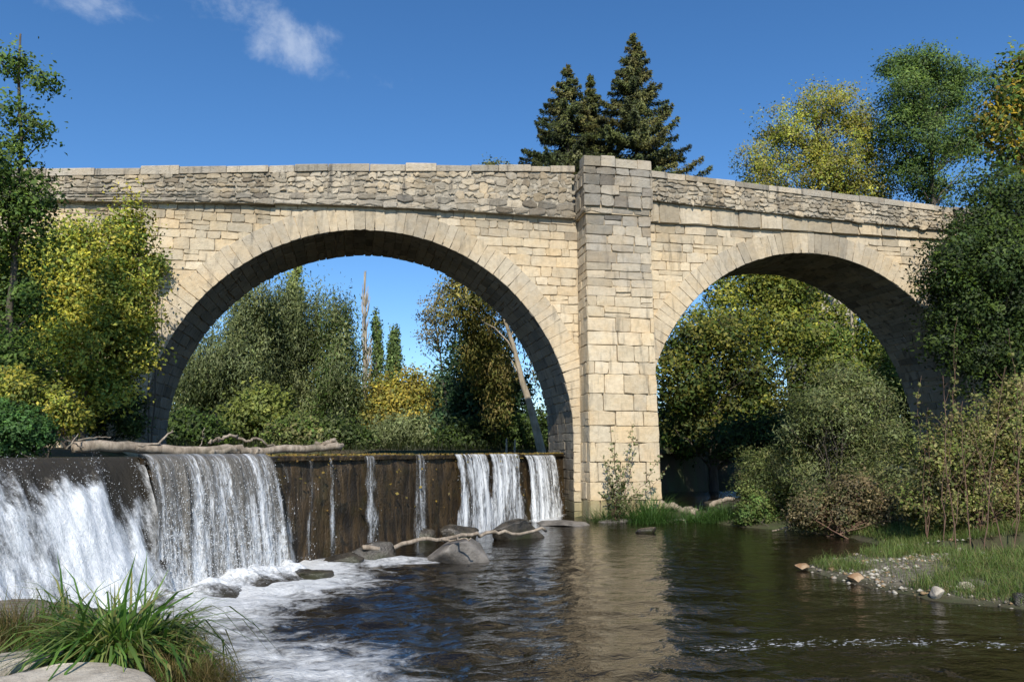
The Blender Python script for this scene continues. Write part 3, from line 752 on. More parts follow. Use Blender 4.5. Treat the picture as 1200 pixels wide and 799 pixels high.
# splash where the curtain lands
tl = rng.uniform(weir_t(165), weir_t(318), 3800)
cc = np.column_stack([WA+tl[:, None]*WD+(.75+rng.normal(.1, .28, 3800))[:, None]*WN, np.abs(rng.normal(0, .13, 3800))])
sp = thing('splash', 'white splash and spray where the broad curtain hits the pool', 'splash', (*weir_xy(tA+3, .9), 0))
droplets('spray', cc, rng, sp, .002, .007, 1.3)
ts = np.linspace(weir_t(150)-.9, weir_t(322), 160); ss = np.linspace(.35, 2.1, 60)
T, S = np.meshgrid(ts, ss); T = T.ravel(); S = S.ravel()
nA = fbm(np.stack([T*2.2, S*2.2, T*0], 1), 101, 5)
env = sstep(.35, .7, S)*sstep(2.0, .9, S)*sstep(ts[0], ts[0]+.6, T)*sstep(ts[-1], ts[-1]-.4, T)
z = -.06+env*(.10+.42*nA**1.4)
mesh('foam_mound', np.column_stack([WA+T[:, None]*WD+S[:, None]*WN, z]), grid_faces(160, 60), M_FROTH, sp, {'froth': .15+.5*env, 'fu': T, 'fv': S*2.5}, True)

# ------------------------------------------------------------------ rocks and wood
def rock(name, label, cat, px, py, Y, w_, d_, h_, mat, seed, sink=.3, z=None, yaw=0., flat=0., cuts=13, group=None, subdiv=4):
    """faceted boulder: a ball cut by planes, then roughened; w,d,h metres"""
    rng = np.random.default_rng(seed)
    p = at(px, py, Y) if z is None else ground(px, py, z)
    bm = bmesh.new(); bmesh.ops.create_icosphere(bm, subdivisions=subdiv, radius=1)
    V = np.array([v.co for v in bm.verts]); F = np.array([[v.index for v in f.verts] for f in bm.faces]); bm.free()
    for k in range(cuts):
        nrm = rng.normal(0, 1, 3); nrm /= np.linalg.norm(nrm); d = rng.uniform(.34, .70)
        if k == 0 and flat: nrm = np.array([rng.normal(0, .12), rng.normal(0, .12), 1.]); nrm /= np.linalg.norm(nrm); d = flat
        e = V@nrm-d; V = V-np.where(e > 0, e, 0)[:, None]*nrm*.94
    n1 = fbm(V*1.7+seed, seed, 4)-.5; n2 = fbm(V*6+seed, seed+3, 3)-.5
    nv = V/np.linalg.norm(V, axis=1)[:, None]
    V = V+nv*(n1*.10+n2*.06)[:, None]
    V = V*np.array([w_/2, d_/2, h_/2])
    cy, sy = math.cos(yaw), math.sin(yaw)
    V = np.column_stack([V[:, 0]*cy-V[:, 1]*sy, V[:, 0]*sy+V[:, 1]*cy, V[:, 2]])
    base = np.array([p[0], p[1], p[2]])
    V[:, :2] *= (1+.22*np.clip(-V[:, 2:3]/max(h_, .01)+.1, -.3, .6))
    V = V+base+np.array([0, 0, h_*(.5-max(sink, .46))])
    o = mesh(name, V, F, mat, None, None, True, loc=base)
    return tag(o, label, cat, group)
rock('boulder', 'large grey angular boulder below the weir with the white branch on it', 'rock', 540, 655, 0, 2.2, 1.6, 1.05, M_ROCKGREY, 63, .32, z=0., yaw=.4)
rock('boulder', 'dark wet wedge shaped rock beside the foam of the curtain', 'rock', 366, 676, 0, .85, .6, 1.35, M_ROCKWET, 8, .64, z=0., yaw=.2)
rock('boulder', 'dark pointed rock behind the large grey boulder', 'rock', 540, 633, 0, 1.4, 1.1, .9, M_ROCKWET, 12, .35, z=0.)
rock('boulder', 'long dark wet rock between grey boulder and white falls', 'rock', 612, 630, 0, 2.4, 1.2, .95, M_ROCKWET, 17, .35, z=0., yaw=.3)
rock('boulder', 'dark rock at the foot of the white falls', 'rock', 592, 612, 0, 1.6, .9, 1.2, M_ROCKWET, 19, .35, z=0.)
rock('boulder', 'mossy brown rock under the leaning branch at the weir foot', 'rock', 440, 655, 0, 1.7, .9, .8, M_ROCKWET, 23, .45, z=0.)
rock('boulder', 'low dark rock at the weir foot just right of the curtain', 'rock', 405, 660, 0, 1.6, .8, .55, M_ROCKWET, 27, .35, z=0.)
rock('boulder', 'wet brown rock at the weir foot below the narrow trickle', 'rock', 490, 634, 0, 1.5, .9, 1.2, M_ROCKWET, 29, .4, z=0.)
rock('stone_slab', 'flat grey slab at the foot of the pier by the falls', 'rock', 668, 615, 0, 2.4, 1.7, .5, M_ROCKGREY, 31, .35, z=0., flat=.3)
rock('stone_slab', 'pale flat slab in front of the pier under the sapling', 'rock', 725, 611, 0, 1.9, 1.3, .45, M_ROCKGREY, 35, .35, z=0., flat=.3)
rock('stone_slab', 'small pale slab right of the grass tuft at the pier', 'rock', 790, 610, 0, 1.1, .8, .3, M_ROCKPALE, 37, .35, z=0., flat=.35)
rock('boulder', 'small mossy dark rock sticking out of the water before the pier', 'rock', 755, 624, 0, 1.1, .5, .42, M_ROCKWET, 39, .4, z=0.)
rock('stone', 'pale stone on the grassy tip between pier and bushes', 'rock', 836, 611, 0, .6, .5, .25, M_ROCKPALE, 40, .35, z=0.)
# foreground ledges
rock('rock_ledge', 'smooth pale rock ledge in the bottom left corner', 'rock', 12, 815, 0, 1.9, 1.2, .8, M_ROCKPALE, 51, .62, z=.62, flat=.32, cuts=5, subdiv=5)
rock('rock_ledge', 'rough pale rock ledge behind the corner ledge, under the reeds', 'rock', 12, 778, 0, 1.5, .9, .5, M_ROCKPALE, 54, .60, z=.62, flat=.34, cuts=5, subdiv=5, yaw=.3)
# gravel bar stones
rs = np.random.default_rng(77)
STN = [(942, 664, .30, M_ROCKORANGE, 'rust coloured stone at the outermost tip of the gravel bar'), (974, 668, .26, M_ROCKORANGE, 'small orange stone behind the tip of the gravel bar'),
       (974, 662, .16, M_ROCKPALE, 'small pale stone on the narrow neck of the gravel bar'), (1003, 678, .36, M_ROCKORANGE, 'wet orange stone on the front edge of the gravel bar'),
       (1018, 666, .24, M_ROCKPALE, 'white stone in the grass near the gravel bar tip'), (1047, 669, .22, M_ROCKPALE, 'pale stone in the middle of the gravel bar grass'),
       (1080, 633, .34, M_ROCKPALE, 'round white stone standing in the grass behind the gravel bar'), (1098, 636, .24, M_ROCKPALE, 'small pale stone right of the round white stone'),
       (1097, 675, .36, M_ROCKGREY, 'grey stone in the stony heap on the gravel bar'), (1124, 648, .30, M_ROCKPALE, 'pale stone in the grass at the back right of the bar'),
       (1096, 697, .30, M_ROCKPALE, 'pale stone at the water edge below the stony heap'), (1128, 692, .42, M_ROCKPALE, 'broad pale stone on the front edge of the gravel bar'),
       (1168, 676, .34, M_ROCKPALE, 'pale stone among pebbles at the right of the bar'), (1196, 705, .40, M_ROCKWET, 'dark wet stone at the right end of the gravel bar'),
       (1105, 686, .26, M_ROCKGREY, 'small grey stone below the stony heap')]
for k, (px, py, sz, mt, lb) in enumerate(STN):
    rock('stone', lb, 'stone', px, py, 0, sz*rs.uniform(1.0, 1.35), sz, sz*rs.uniform(.75, 1.0), mt, 200+k, .3, z=.06, subdiv=3, group='loose stones on the gravel bar')
# pebbles (nobody could count them)
PB = BAR; n = 14000
pp = np.column_stack([rs.uniform(6, 14, n), rs.uniform(8, 19, n)]); sdv = sdf(pp, PB); ns = fbm(np.column_stack([pp*.9, pp[:, :1]*0]), 61, 3)
k = (sdv > -.12) & (((sdv < .30) & (rs.random(n) < .35)) | (ns > .54)); pp = pp[k]
hh = height(pp[:, 0], pp[:, 1]); rr = .010+.055*rs.random(len(pp))**4
o8 = np.array([(1, 0, 0), (.5, .86, .1), (-.5, .86, -.1), (-1, 0, .1), (-.5, -.86, 0), (.5, -.86, -.1), (.1, .1, .8), (0, 0, -.7)])
F8 = np.array([(i, (i+1) % 6, 6) for i in range(6)]+[((i+1) % 6, i, 7) for i in range(6)])
a = rs.uniform(0, 2*PI, len(pp)); ca, sa = np.cos(a), np.sin(a)
O = o8[None]*(1+rs.normal(0, .14, (len(pp), 8, 3)))*rr[:, None, None]*np.array([1.2, .85, .75])
O = np.stack([O[..., 0]*ca[:, None]-O[..., 1]*sa[:, None], O[..., 0]*sa[:, None]+O[..., 1]*ca[:, None], O[..., 2]], -1)
V = O+np.column_stack([pp, hh+rr*.2])[:, None]
cc = np.array([(.32, .28, .22), (.20, .175, .14), (.46, .42, .34), (.28, .19, .10)])[rs.integers(0, 4, len(pp))]
M_PEB = (lambda t: t.done(t.pbsdf(Base__Color=t.attr('Col').outputs['Color'], Roughness=.8).outputs[0]))(NT('pebble_stone'))
tag(mesh('pebbles', V.reshape(-1, 3), (F8[None]+8*np.arange(len(pp))[:, None, None]).reshape(-1, 3), M_PEB, None, {'Col': np.repeat(cc, 8, 0)}, True), 'pale pebbles scattered over the gravel bar', 'pebbles', kind='stuff')

def wob(p0, p1, n, amp, seed, sag=0):
    r = np.random.default_rng(seed); t = np.linspace(0, 1, n)[:, None]
    off = np.cumsum(r.normal(0, amp, (n, 3)), 0); off = off-off[0]-(off[-1]-off[0])*t
    p = np.array(p0)*(1-t)+np.array(p1)*t+off; p[:, 2] -= sag*np.sin(t[:, 0]*PI); return p
def log(name, label, cat, p0, p1, r0, r1, seed, mat=M_DRIFT, amp=.03, k=12, branches=(), n=26):
    p = wob(p0, p1, n, amp, seed); r = np.linspace(r0, r1, n)*(1+.14*(fbm(np.stack([np.linspace(0, 7, n)]*3, 1), seed, 3)-.5))
    root = thing(name, label, cat, p.mean(0))
    m = MB(); m.tube(p, r, k)
    V = m.V[0]; V += (fbm(V*7, seed+2, 3)-.5)[:, None]*(V-np.repeat(p, k, 0))*.45
    m.build('trunk', mat, root, True)
    for (q0, q1, ra, rb2, sd_) in branches:
        b = MB(); pb_ = wob(q0, q1, 14, .035, sd_); b.tube(pb_, np.linspace(ra, rb2, 14), 7); b.build('branch', mat, root, True)
    return root
LY = lambda px, py: at(px, py, 15.4+.0092*max(px-100, 0))
log('driftwood_log', 'long pale fallen trunk lying along the weir crest under the arch', 'log', LY(84, 524), LY(400, 524), .108, .080, 5,
    branches=[(LY(148, 522), LY(202, 504), .035, .012, 3), (LY(245, 519), LY(262, 512), .03, .03, 4), (LY(262, 512), LY(296, 514), .032, .028, 5), (LY(296, 514), LY(345, 531), .028, .010, 6), (LY(235, 523), LY(240, 501), .012, .006, 7),
              (LY(370, 519), LY(402, 521), .05, .05, 9)])
log('driftwood_log', 'short yellowish broken log piece at the crest beside the curtain', 'log', np.array([*weir_xy(weir_t(258), -.25), 2.215]), np.array([*weir_xy(weir_t(305), -.08), 2.235]), .05, .075, 15, n=14)
for k, (a, b, lb) in enumerate([((32, 520), (60, 528), 'thin bare stick on the bank left of the big log'), ((60, 512), (98, 524), 'thin bare stick leaning on the root end of the big log'), ((78, 526), (92, 508), 'short upright stick at the root end of the big log'), ((92, 516), (130, 512), 'twisted thin stick lying on top of the big log')]):
    log('stick', lb, 'stick', at(*a, 14.9), at(*b, 15.3), .018, .009, 60+k, amp=.012, k=6, n=12)
g = lambda px, py, z: ground(px, py, z)
log('dead_branch', 'long bare pale branch lying across the boulders below the weir', 'branch', g(425, 641, .28), g(640, 622, .35), .05, .035, 91, amp=.05, k=8,
    branches=[(g(520, 634, .4), g(552, 630, .55), .03, .012, 2)])
log('dead_branch', 'dark mossy branch leaning against the weir wall over the rocks', 'branch', g(400, 640, .1), at(448, 602, 21.4), .05, .03, 93, M_BARK, .03, 7)
log('dead_branch', 'thin pale forked twig jutting from the weir wall', 'branch', at(477, 602, 21.9), at(535, 597, 22.2), .022, .012, 94, M_DRIFT, .02, 6, branches=[(at(478, 582, 21.9), at(530, 585, 22.3), .016, .008, 5)])
log('driftwood_log', 'pale crooked log between the pier grass and the dark water', 'log', at(774, 590, 26.6), at(812, 600, 25.4), .13, .10, 96, amp=.04, branches=[(at(795, 598, 26.0), at(816, 596, 25.6), .11, .08, 4)])
log('driftwood_log', 'pale log end poking out of the right bank bush', 'log', at(832, 592, 25.8), at(860, 585, 25.6), .10, .07, 97, amp=.03, n=14)
for k, (a, b, lb) in enumerate([((905, 622), (965, 606), 'bare grey stick at the waterline below the olive bush'), ((918, 628), (940, 602), 'thin dead stick leaning over the water by the olive bush'), ((975, 625), (1010, 603), 'dead grey branch at the foot of the brown thicket')]):
    log('stick', lb, 'stick', at(*a, 20.3), at(*b, 20.6), .022, .010, 120+k, amp=.02, k=6, n=12)

# ------------------------------------------------------------------ vegetation
def leaves(rng, c, L, aspect, nrm, tang, col, fold=.12, sn=None):
    n = len(c)
    nrm = nrm/np.maximum(np.linalg.norm(nrm, axis=1), 1e-6)[:, None]
    tang = tang-nrm*np.sum(tang*nrm, 1)[:, None]; tang /= np.maximum(np.linalg.norm(tang, axis=1), 1e-6)[:, None]
    b = np.cross(nrm, tang); L = L[:, None]
    p0 = c-tang*L*.5; p2 = c+tang*L*.5; q = c+tang*L*rng.uniform(-.12, .06, (n, 1))+nrm*L*fold
    p1 = q+b*L*aspect*.5; p3 = q-b*L*aspect*.5
    V = np.stack([p0, p1, p2, p3], 1).reshape(-1, 3)
    F = np.arange(4*n).reshape(n, 4)
    if sn is None: sn = nrm*np.sign(nrm[:, 2:3]+.2)
    sn = sn/np.maximum(np.linalg.norm(sn, axis=1), 1e-6)[:, None]
    SOFT['n'] = np.repeat(sn, 4, 0)
    return V, F, np.repeat(col, 4, 0)
SOFT = {}
def pick_cols(rng, n, pal, wts=None):
    pal = np.array(pal, float); i = rng.choice(len(pal), n, p=None if wts is None else np.array(wts)/sum(wts)); j = rng.integers(0, len(pal), n)
    k = (rng.random(n)*.35)[:, None]
    return pal[i]*(1-k)+pal[j]*k
def crown(rng, blobs, n, leaf, cl, pal, wts=None, gap=.42, gs=1.0, droop=0., flat=.7, aspect=.55, up=.5, per=45, shell=.45, tipcol=None):
    W = np.array([r**2.3 for _, r in blobs]); W /= W.sum()
    ncl = max(6, n//per)
    bi = rng.choice(len(blobs), ncl*3, p=W); C = np.array([b[0] for b in blobs])[bi]; R = np.array([b[1] for b in blobs])[bi]
    d = rng.normal(0, 1, (ncl*3, 3)); d /= np.linalg.norm(d, axis=1)[:, None]
    rr = R*(1-(1-shell)*0-(rng.random(ncl*3)**1.6)*(1-shell*.6))
    lump = 1+.42*(fbm(d*2.2+bi[:, None]*3.1, 7, 2)-.5)*2
    outl = rng.random(ncl*3) < .10; rr = np.where(outl, R*rng.uniform(.95, 1.20, ncl*3), rr)
    cen = C+d*(rr*lump)[:, None]
    keep = fbm(cen/gs, int(rng.integers(1, 90)), 3) > gap
    cen = cen[keep][:ncl]; d = d[keep][:ncl]; outl = outl[keep][:ncl]; ncl = len(cen)
    cb = pick_cols(rng, ncl, pal, wts)*np.exp(rng.normal(-.03, .28, (ncl, 1)))
    sz = cl*rng.uniform(.55, 1.35, ncl)
    sz = np.where(outl, sz*.6, sz); m = rng.poisson(per*np.where(outl, .35, 1.)); idx = np.repeat(np.arange(ncl), m); N = len(idx)
    off = rng.normal(0, 1, (N, 3))*sz[idx][:, None]*np.array([1, 1, flat])
    if droop: off = rng.normal(0, 1, (N, 3))*sz[idx][:, None]*np.array([.55, .55, 1.5]); off[:, 2] -= sz[idx]*.8
    p = cen[idx]+off
    nrm = rng.normal(0, 1, (N, 3))*.70+np.array([-.10, -.30, up])+d[idx]*.45
    tg = rng.normal(0, 1, (N, 3)); tg[:, 2] -= .3
    if droop: tg = tg*.45; tg[:, 2] -= 1
    col = cb[idx]*np.exp(rng.normal(0, .13, (N, 1)))
    L = leaf*rng.uniform(.55, 1.35, N)
    on = off/np.maximum(sz[idx][:, None], .01)
    return leaves(rng, p, L, aspect, nrm, tg, np.clip(col, .003, .8), sn=d[idx]*.85+on*.40+nrm*.45+np.array([0, -.15, .30]))+(cen,)
def branches(rng, mb, trunk, cen, k, r0, twig=.012, hang=False):
    if k <= 0: return
    T = np.array(trunk)
    for c in cen[rng.choice(len(cen), min(k, len(cen)), replace=False)]:
        dz = c[2]-T[:, 2]; hd = np.linalg.norm(T[:, :2]-c[:2], axis=1)
        sc_ = np.abs(dz-.9*hd)+rng.random(len(T))*.2; j = int(np.argmin(np.where(T[:, 2] < c[2]+.1, sc_, sc_+5)))
        a = T[j]; ln = np.linalg.norm(c-a)
        mid = a*.5+c*.5+np.array([0, 0, .10*ln])+rng.normal(0, .05*ln, 3)
        t = np.linspace(0, 1, 7)[:, None]; p = a*(1-t)**2+2*mid*t*(1-t)+c*t**2
        p[1:-1] += rng.normal(0, .018*ln, (5, 3))
        mb.tube(p, np.linspace(max(min(r0*.30, .09)*(1-j/len(T)*.6), twig), twig*.6, 7), 5)
NVEG = 0; DENS = 1.8; LB = 2.0
def tree(name, label, cat, Y, base, top, blobs, n, leaf, cl, pal, tr=.12, bark=None, group=None, wts=None, gap=.42, gs=None, droop=0., flat=.7, aspect=.55, up=.5, limbs=22, seed=None, thick=.8, stems=1, per=45, twig=.012, base_z=None, mat=None, lean=None, extra=None, ysq=1.0):
    """blobs: (px, py, r_px) as seen in the photo; the crown is built as balls at distance Y"""
    global NVEG; NVEG += 1
    rng = np.random.default_rng(seed or 1000+NVEG)
    B3 = []
    for bl_ in blobs:
        px, py, r = bl_[:3]; R = r*scale_at(px, Y); dy = (bl_[3] if len(bl_) > 3 else rng.uniform(-.45, .45)*R*ysq)
        B3.append((at(px, py, Y+dy), R*1.0))
    pb_ = at(*base, Y)
    zb = hz(pb_[0], pb_[1])-.1 if base_z is None else base_z
    b0 = np.array([pb_[0], pb_[1], zb])
    root = thing(name, label, cat, b0, group)
    V, F, C, cen = crown(rng, B3, int(n*DENS), leaf*1.12, cl, [tuple(LB*x for x in q) for q in pal], wts, gap, gs or max(.6, np.mean([b[1] for b in B3])*.55), droop, flat, aspect, up, per)
    mesh('crown' if stems == 1 else 'foliage', V, F, mat or M_LEAF, root, {'Col': C, 'soft': SOFT['n']})
    m = MB()
    tp = at(*top, Y)
    for s_ in range(stems):
        tgt = tp if s_ == 0 else cen[rng.integers(0, len(cen))]
        st = b0+(np.array([rng.normal(0, .25), rng.normal(0, .25), 0]) if s_ else 0)
        p = wob(st, tgt, 16, .012*np.linalg.norm(tgt-st)/4, 300+NVEG*7+s_)
        m.tube(p, np.linspace(tr, tr*.22, 16)*(1 if s_ == 0 else .7), 8)
        branches(rng, m, p[3:], cen, limbs//stems+1, tr, twig)
    m.build('trunk' if stems == 1 else 'stems', bark or M_BARK, root, True)
    return root

GRN = [(.050, .085, .018), (.070, .105, .022), (.035, .060, .014), (.090, .125, .028)]
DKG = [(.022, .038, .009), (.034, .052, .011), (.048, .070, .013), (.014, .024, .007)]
YGR = [(.13, .145, .025), (.18, .175, .03), (.085, .11, .022), (.25, .215, .035), (.05, .07, .016)]
WIL = [(.105, .122, .052), (.08, .098, .04), (.135, .145, .065), (.055, .070, .028)]
OLV = [(.088, .112, .032), (.115, .132, .040), (.050, .060, .020), (.13, .12, .05), (.035, .045, .015)]
YEL = [(.22, .18, .035), (.17, .15, .03), (.10, .115, .03), (.27, .20, .035), (.13, .11, .025)]

# -- left bank
tree('alder_tree', 'tall slender leafy tree at the left edge rising above the parapet', 'tree', 17.5, (8, 515), (24, 40),
     [(24, 38, 10), (14, 75, 18), (50, 95, 15), (62, 118, 9), (8, 130, 20), (40, 150, 18), (64, 190, 12), (20, 195, 28), (8, 260, 45), (38, 235, 26), (-25, 200, 50), (12, 340, 50), (-20, 420, 70), (10, 440, 38)],
     17000, .085, .17, GRN, .09, gap=.46, gs=.6, per=28, limbs=60, thick=.6)
tree('yellowing_tree', 'bushy small tree with yellow green leaves against the left wall of the bridge', 'tree', 22.5, (95, 515), (115, 270),
     [(145, 245, 22), (128, 285, 34), (150, 292, 26), (78, 300, 40), (118, 340, 44), (60, 355, 48), (150, 365, 30), (100, 400, 48), (148, 405, 28), (50, 425, 48), (118, 445, 34), (20, 330, 45), (75, 470, 30), (30, 480, 30), (166, 330, 16), (160, 420, 18), (140, 470, 24), (165, 275, 12)],
     40000, .10, .25, [tuple(1.5*x for x in q) for q in YGR]+GRN[:1]+[(.30, .25, .04)], .10, gap=.44, gs=.7, per=22, limbs=50, stems=3)
tree('shrub', 'low yellow leaved shrub branch sagging over the left bank above the nettles', 'shrub', 16.5, (40, 520), (55, 470),
     [(25, 462, 22), (60, 478, 24), (85, 490, 14), (10, 450, 20)], 4200, .075, .12, YGR, .03, gap=.40, per=24, limbs=16, stems=3)
tree('shrub', 'dark twiggy shrub at the foot of the bridge wall left of the arch', 'shrub', 25.2, (125, 515), (120, 470),
     [(110, 480, 26), (145, 490, 18), (140, 455, 16), (90, 495, 20), (160, 502, 14), (155, 470, 14), (150, 440, 12)], 6500, .09, .16, DKG+OLV[:2], .05, gap=.46, per=26, limbs=26, stems=4)
tree('nettle_patch', 'low round clump of blue green nettles at the left edge above the cascade', 'plant', 14.8, (22, 528), (22, 490),
     [(20, 500, 26), (-8, 497, 26), (45, 508, 16), (5, 520, 18), (30, 520, 16)], 9000, .060, .075, [(.04, .085, .022), (.055, .11, .03), (.03, .06, .018)], .012, gap=.38, gs=.4, up=.9, limbs=20, stems=5, per=22)
tree('climbing_shrub', 'thin climbing shrub hugging the bridge wall just left of the big arch', 'shrub', 25.9, (178, 505), (185, 300),
     [(182, 310, 12), (178, 345, 14), (166, 380, 12), (172, 420, 10)], 1300, .09, .14, GRN+YGR[:2], .03, gap=.46, per=16, limbs=12, stems=2, ysq=.3)

# -- seen through the big arch
GT = 'willows beyond the big arch'
tree('willow_tree', 'rounded grey green willow at the left inside the big arch', 'tree', 58, (265, 527), (270, 380),
     [(255, 420, 38), (290, 375, 34), (230, 445, 34), (285, 430, 45), (220, 480, 36), (270, 490, 42), (300, 350, 22)], 30000, .27, .66, WIL, .35, bark=M_BARK, droop=1, group=GT, aspect=.30, gap=.45, per=34, limbs=20)
tree('willow_tree', 'tallest grey green willow in the middle of the willow group', 'tree', 62, (345, 527), (340, 350),
     [(335, 370, 34), (350, 405, 44), (318, 395, 36), (372, 385, 22), (340, 450, 50), (325, 490, 45), (365, 485, 40), (340, 345, 18), (375, 355, 13)], 32000, .27, .68, WIL, .4, bark=M_BARK, droop=1, group=GT, aspect=.30, gap=.45, per=34, limbs=20)
tree('willow_tree', 'smaller willow at the right of the willow group', 'tree', 60, (400, 527), (398, 370),
     [(392, 368, 20), (402, 395, 24), (398, 435, 32), (405, 475, 34), (385, 500, 36), (420, 495, 22)], 20000, .26, .62, WIL+GRN[:1], .3, bark=M_BARK, droop=1, group=GT, aspect=.30, gap=.45, per=34, limbs=16)
tree('shrub', 'low yellowish green shrub beneath the willows', 'shrub', 50, (300, 528), (300, 495), [(285, 490, 22), (310, 480, 26), (330, 505, 20), (265, 508, 20)], 6000, .26, .5, [(.11, .13, .03), (.14, .15, .035), (.07, .09, .025)], .1, gap=.38, per=30, limbs=10, stems=3)
def poplar(label, px, ytop, ybot, wpx, Y, n, pal, bare=False):
    global NVEG; NVEG += 1
    rng = np.random.default_rng(2000+NVEG); s_ = scale_at(px, Y)
    b = at(px, ybot, Y); b[2] = hz(b[0], b[1])-.1; tp = at(px, ytop, Y); H = tp[2]-b[2]
    root = thing('poplar_tree', label, 'tree', b, 'poplars beyond the big arch')
    m = MB(); tr = wob(b, tp, 14, .05, NVEG); m.tube(tr, np.linspace(.3, .03, 14), 7)
    N = 90; pts = []
    for k in range(N):
        h = rng.uniform(.12, .95); a = rng.uniform(0, 2*PI); w_ = wpx*s_*.5*min(1, (1-h)*2.2+.12)*rng.uniform(.4, 1.)
        st = tr[int(h*13)]; ln = H*rng.uniform(.06, .16)
        e = st+np.array([math.cos(a)*w_, math.sin(a)*w_, ln]); q = np.array([st, st*.55+e*.45+np.array([math.cos(a), math.sin(a), -.3])*w_*.25, e])
        m.tube(q, [.06, .045, .02], 4)
        pts += [q[1], e, (q[1]+e)/2]
    m.build('trunk', M_PALE if bare else M_BARK, root, True)
    pal = [tuple(2.6*x for x in q) for q in pal]
    if not bare:
        P = np.array(pts); i = rng.integers(0, len(P), n//20); idx = np.repeat(i, 20); ci = np.repeat(np.arange(len(i)), 20)
        c = P[idx]+rng.normal(0, 1, (len(idx), 3))*np.array([.35, .35, .75])*wpx*s_*.22
        col = (pick_cols(rng, len(i), pal)*np.exp(rng.normal(0, .2, (len(i), 1))))[ci]
        V, F, C = leaves(rng, c, .30*rng.uniform(.6, 1.3, len(c)), .6, rng.normal(0, 1, (len(c), 3))+np.array([0, -.2, .3]), rng.normal(0, 1, (len(c), 3))+np.array([0, 0, 1]), col, sn=(c-np.array([tp[0], tp[1], 0]))*np.array([1, 1, 0])/(wpx*s_*.5)+rng.normal(0, .35, (len(c), 3))+np.array([-.15, -.45, .35]))
        mesh('crown', V, F, M_LEAF, root, {'Col': C, 'soft': SOFT['n']})
poplar('yellow green poplar tip rising behind the willows', 346, 300, 528, 26, 75, 5200, [(.16, .18, .05), (.12, .15, .04)])
poplar('bare leafless poplar with upright pale twigs', 428, 318, 528, 17, 80, 0, [], True)
poplar('green poplar beside the bare one', 441, 372, 528, 22, 84, 4200, [(.07, .10, .03), (.10, .13, .04)])
poplar('dark green pointed poplar, right of the poplar row', 463, 384, 528, 24, 84, 5000, [(.055, .085, .028), (.08, .11, .035)])
tree('autumn_tree', 'rounded golden yellow tree in the middle of the big arch', 'tree', 60, (468, 528), (470, 450), [(455, 468, 24), (480, 460, 24), (498, 480, 18), (440, 490, 20), (470, 490, 28), (495, 500, 18)], 14000, .24, .5, YEL, .22, gap=.40, per=30, limbs=18, bark=M_PALE)
tree('shrub', 'pale grey green willow scrub on the bank below the golden tree', 'shrub', 46, (480, 530), (480, 505), [(450, 515, 18), (475, 508, 20), (500, 512, 18), (520, 518, 14), (430, 520, 12)], 7000, .26, .42, [(.11, .13, .06), (.14, .155, .075), (.085, .10, .04)], .08, droop=0, aspect=.25, gap=.34, per=30, limbs=14, stems=4, up=.1)
tree('tree', 'small blue green tree between golden tree and dark evergreen', 'tree', 70, (520, 528), (520, 450), [(520, 452, 14), (525, 475, 18), (512, 490, 14), (530, 500, 18)], 4200, .30, .6, [(.06, .09, .045), (.08, .11, .05), (.12, .13, .04)], .2, gap=.40, per=30, limbs=10)
tree('ivy_clad_tree', 'dark blue green tree at the right inside the big arch', 'tree', 46, (565, 528), (555, 400), [(560, 415, 28), (545, 450, 30), (575, 460, 36), (555, 490, 38), (590, 500, 34), (530, 505, 26), (600, 450, 22)], 17000, .24, .55, [(.020, .042, .020), (.030, .058, .026), (.042, .075, .030), (.014, .030, .014)], .3, gap=.40, per=34, limbs=16)
rng = np.random.default_rng(5)
tree('leaning_tree', 'leaning pale trunked tree with brown olive drooping leaves at the right of the big arch', 'tree', 39, (642, 526), (585, 352),
     [(545, 345, 26), (528, 365, 20), (562, 375, 28, 1), (578, 400, 28, 2.4), (568, 430, 26, 2), (590, 440, 24, 2.6), (552, 405, 22, .5), (540, 320, 24), (580, 330, 36, 1), (625, 365, 30, 2.8), (585, 475, 20, 2.2), (620, 300, 45, 1.5), (640, 430, 22, 3)],
     15000, .20, .42, [(.10, .10, .03), (.14, .12, .035), (.07, .08, .022), (.17, .13, .045)], .27, bark=M_PALE, droop=1, aspect=.35, gap=.42, per=26, limbs=7, twig=.012)
tree('bare_sapling', 'bare twiggy tree with few leaves at the left edge of the leaning crown', 'tree', 52, (530, 528), (508, 360), [(506, 365, 20), (512, 390, 20), (500, 400, 14), (520, 345, 14)], 900, .16, .3, [(.12, .10, .05), (.14, .12, .05)], .12, gap=.36, per=8, limbs=70, twig=.022)
tree('shrub', 'dark green shrub at the foot of the leaning tree', 'shrub', 43, (622, 530), (618, 500), [(612, 505, 18), (632, 512, 14), (598, 515, 14), (640, 490, 12)], 4200, .18, .32, DKG+GRN[:2], .06, gap=.36, per=28, limbs=10, stems=3)
for k, (px, py, hgt, lb) in enumerate([(593, 517, .7, 'short pale wooden post under the big arch, leftmost of three'), (603, 518, .6, 'short pale wooden post under the big arch, middle of three'), (631, 515, .9, 'tallest pale wooden post near the foot of the leaning tree')]):
    p = at(px, py+8, 40.5); z0 = hz(p[0], p[1])-.1
    m = MB(); m.tube(wob((p[0], p[1], z0), (p[0]+.03, p[1], z0+hgt+.3), 6, .006, k), [.06, .062, .06, .058, .055, .02], 8)
    tag(m.build('wooden_post', M_PALE, None, True, loc=(p[0], p[1], z0)), lb, 'post', 'wooden posts under the big arch')

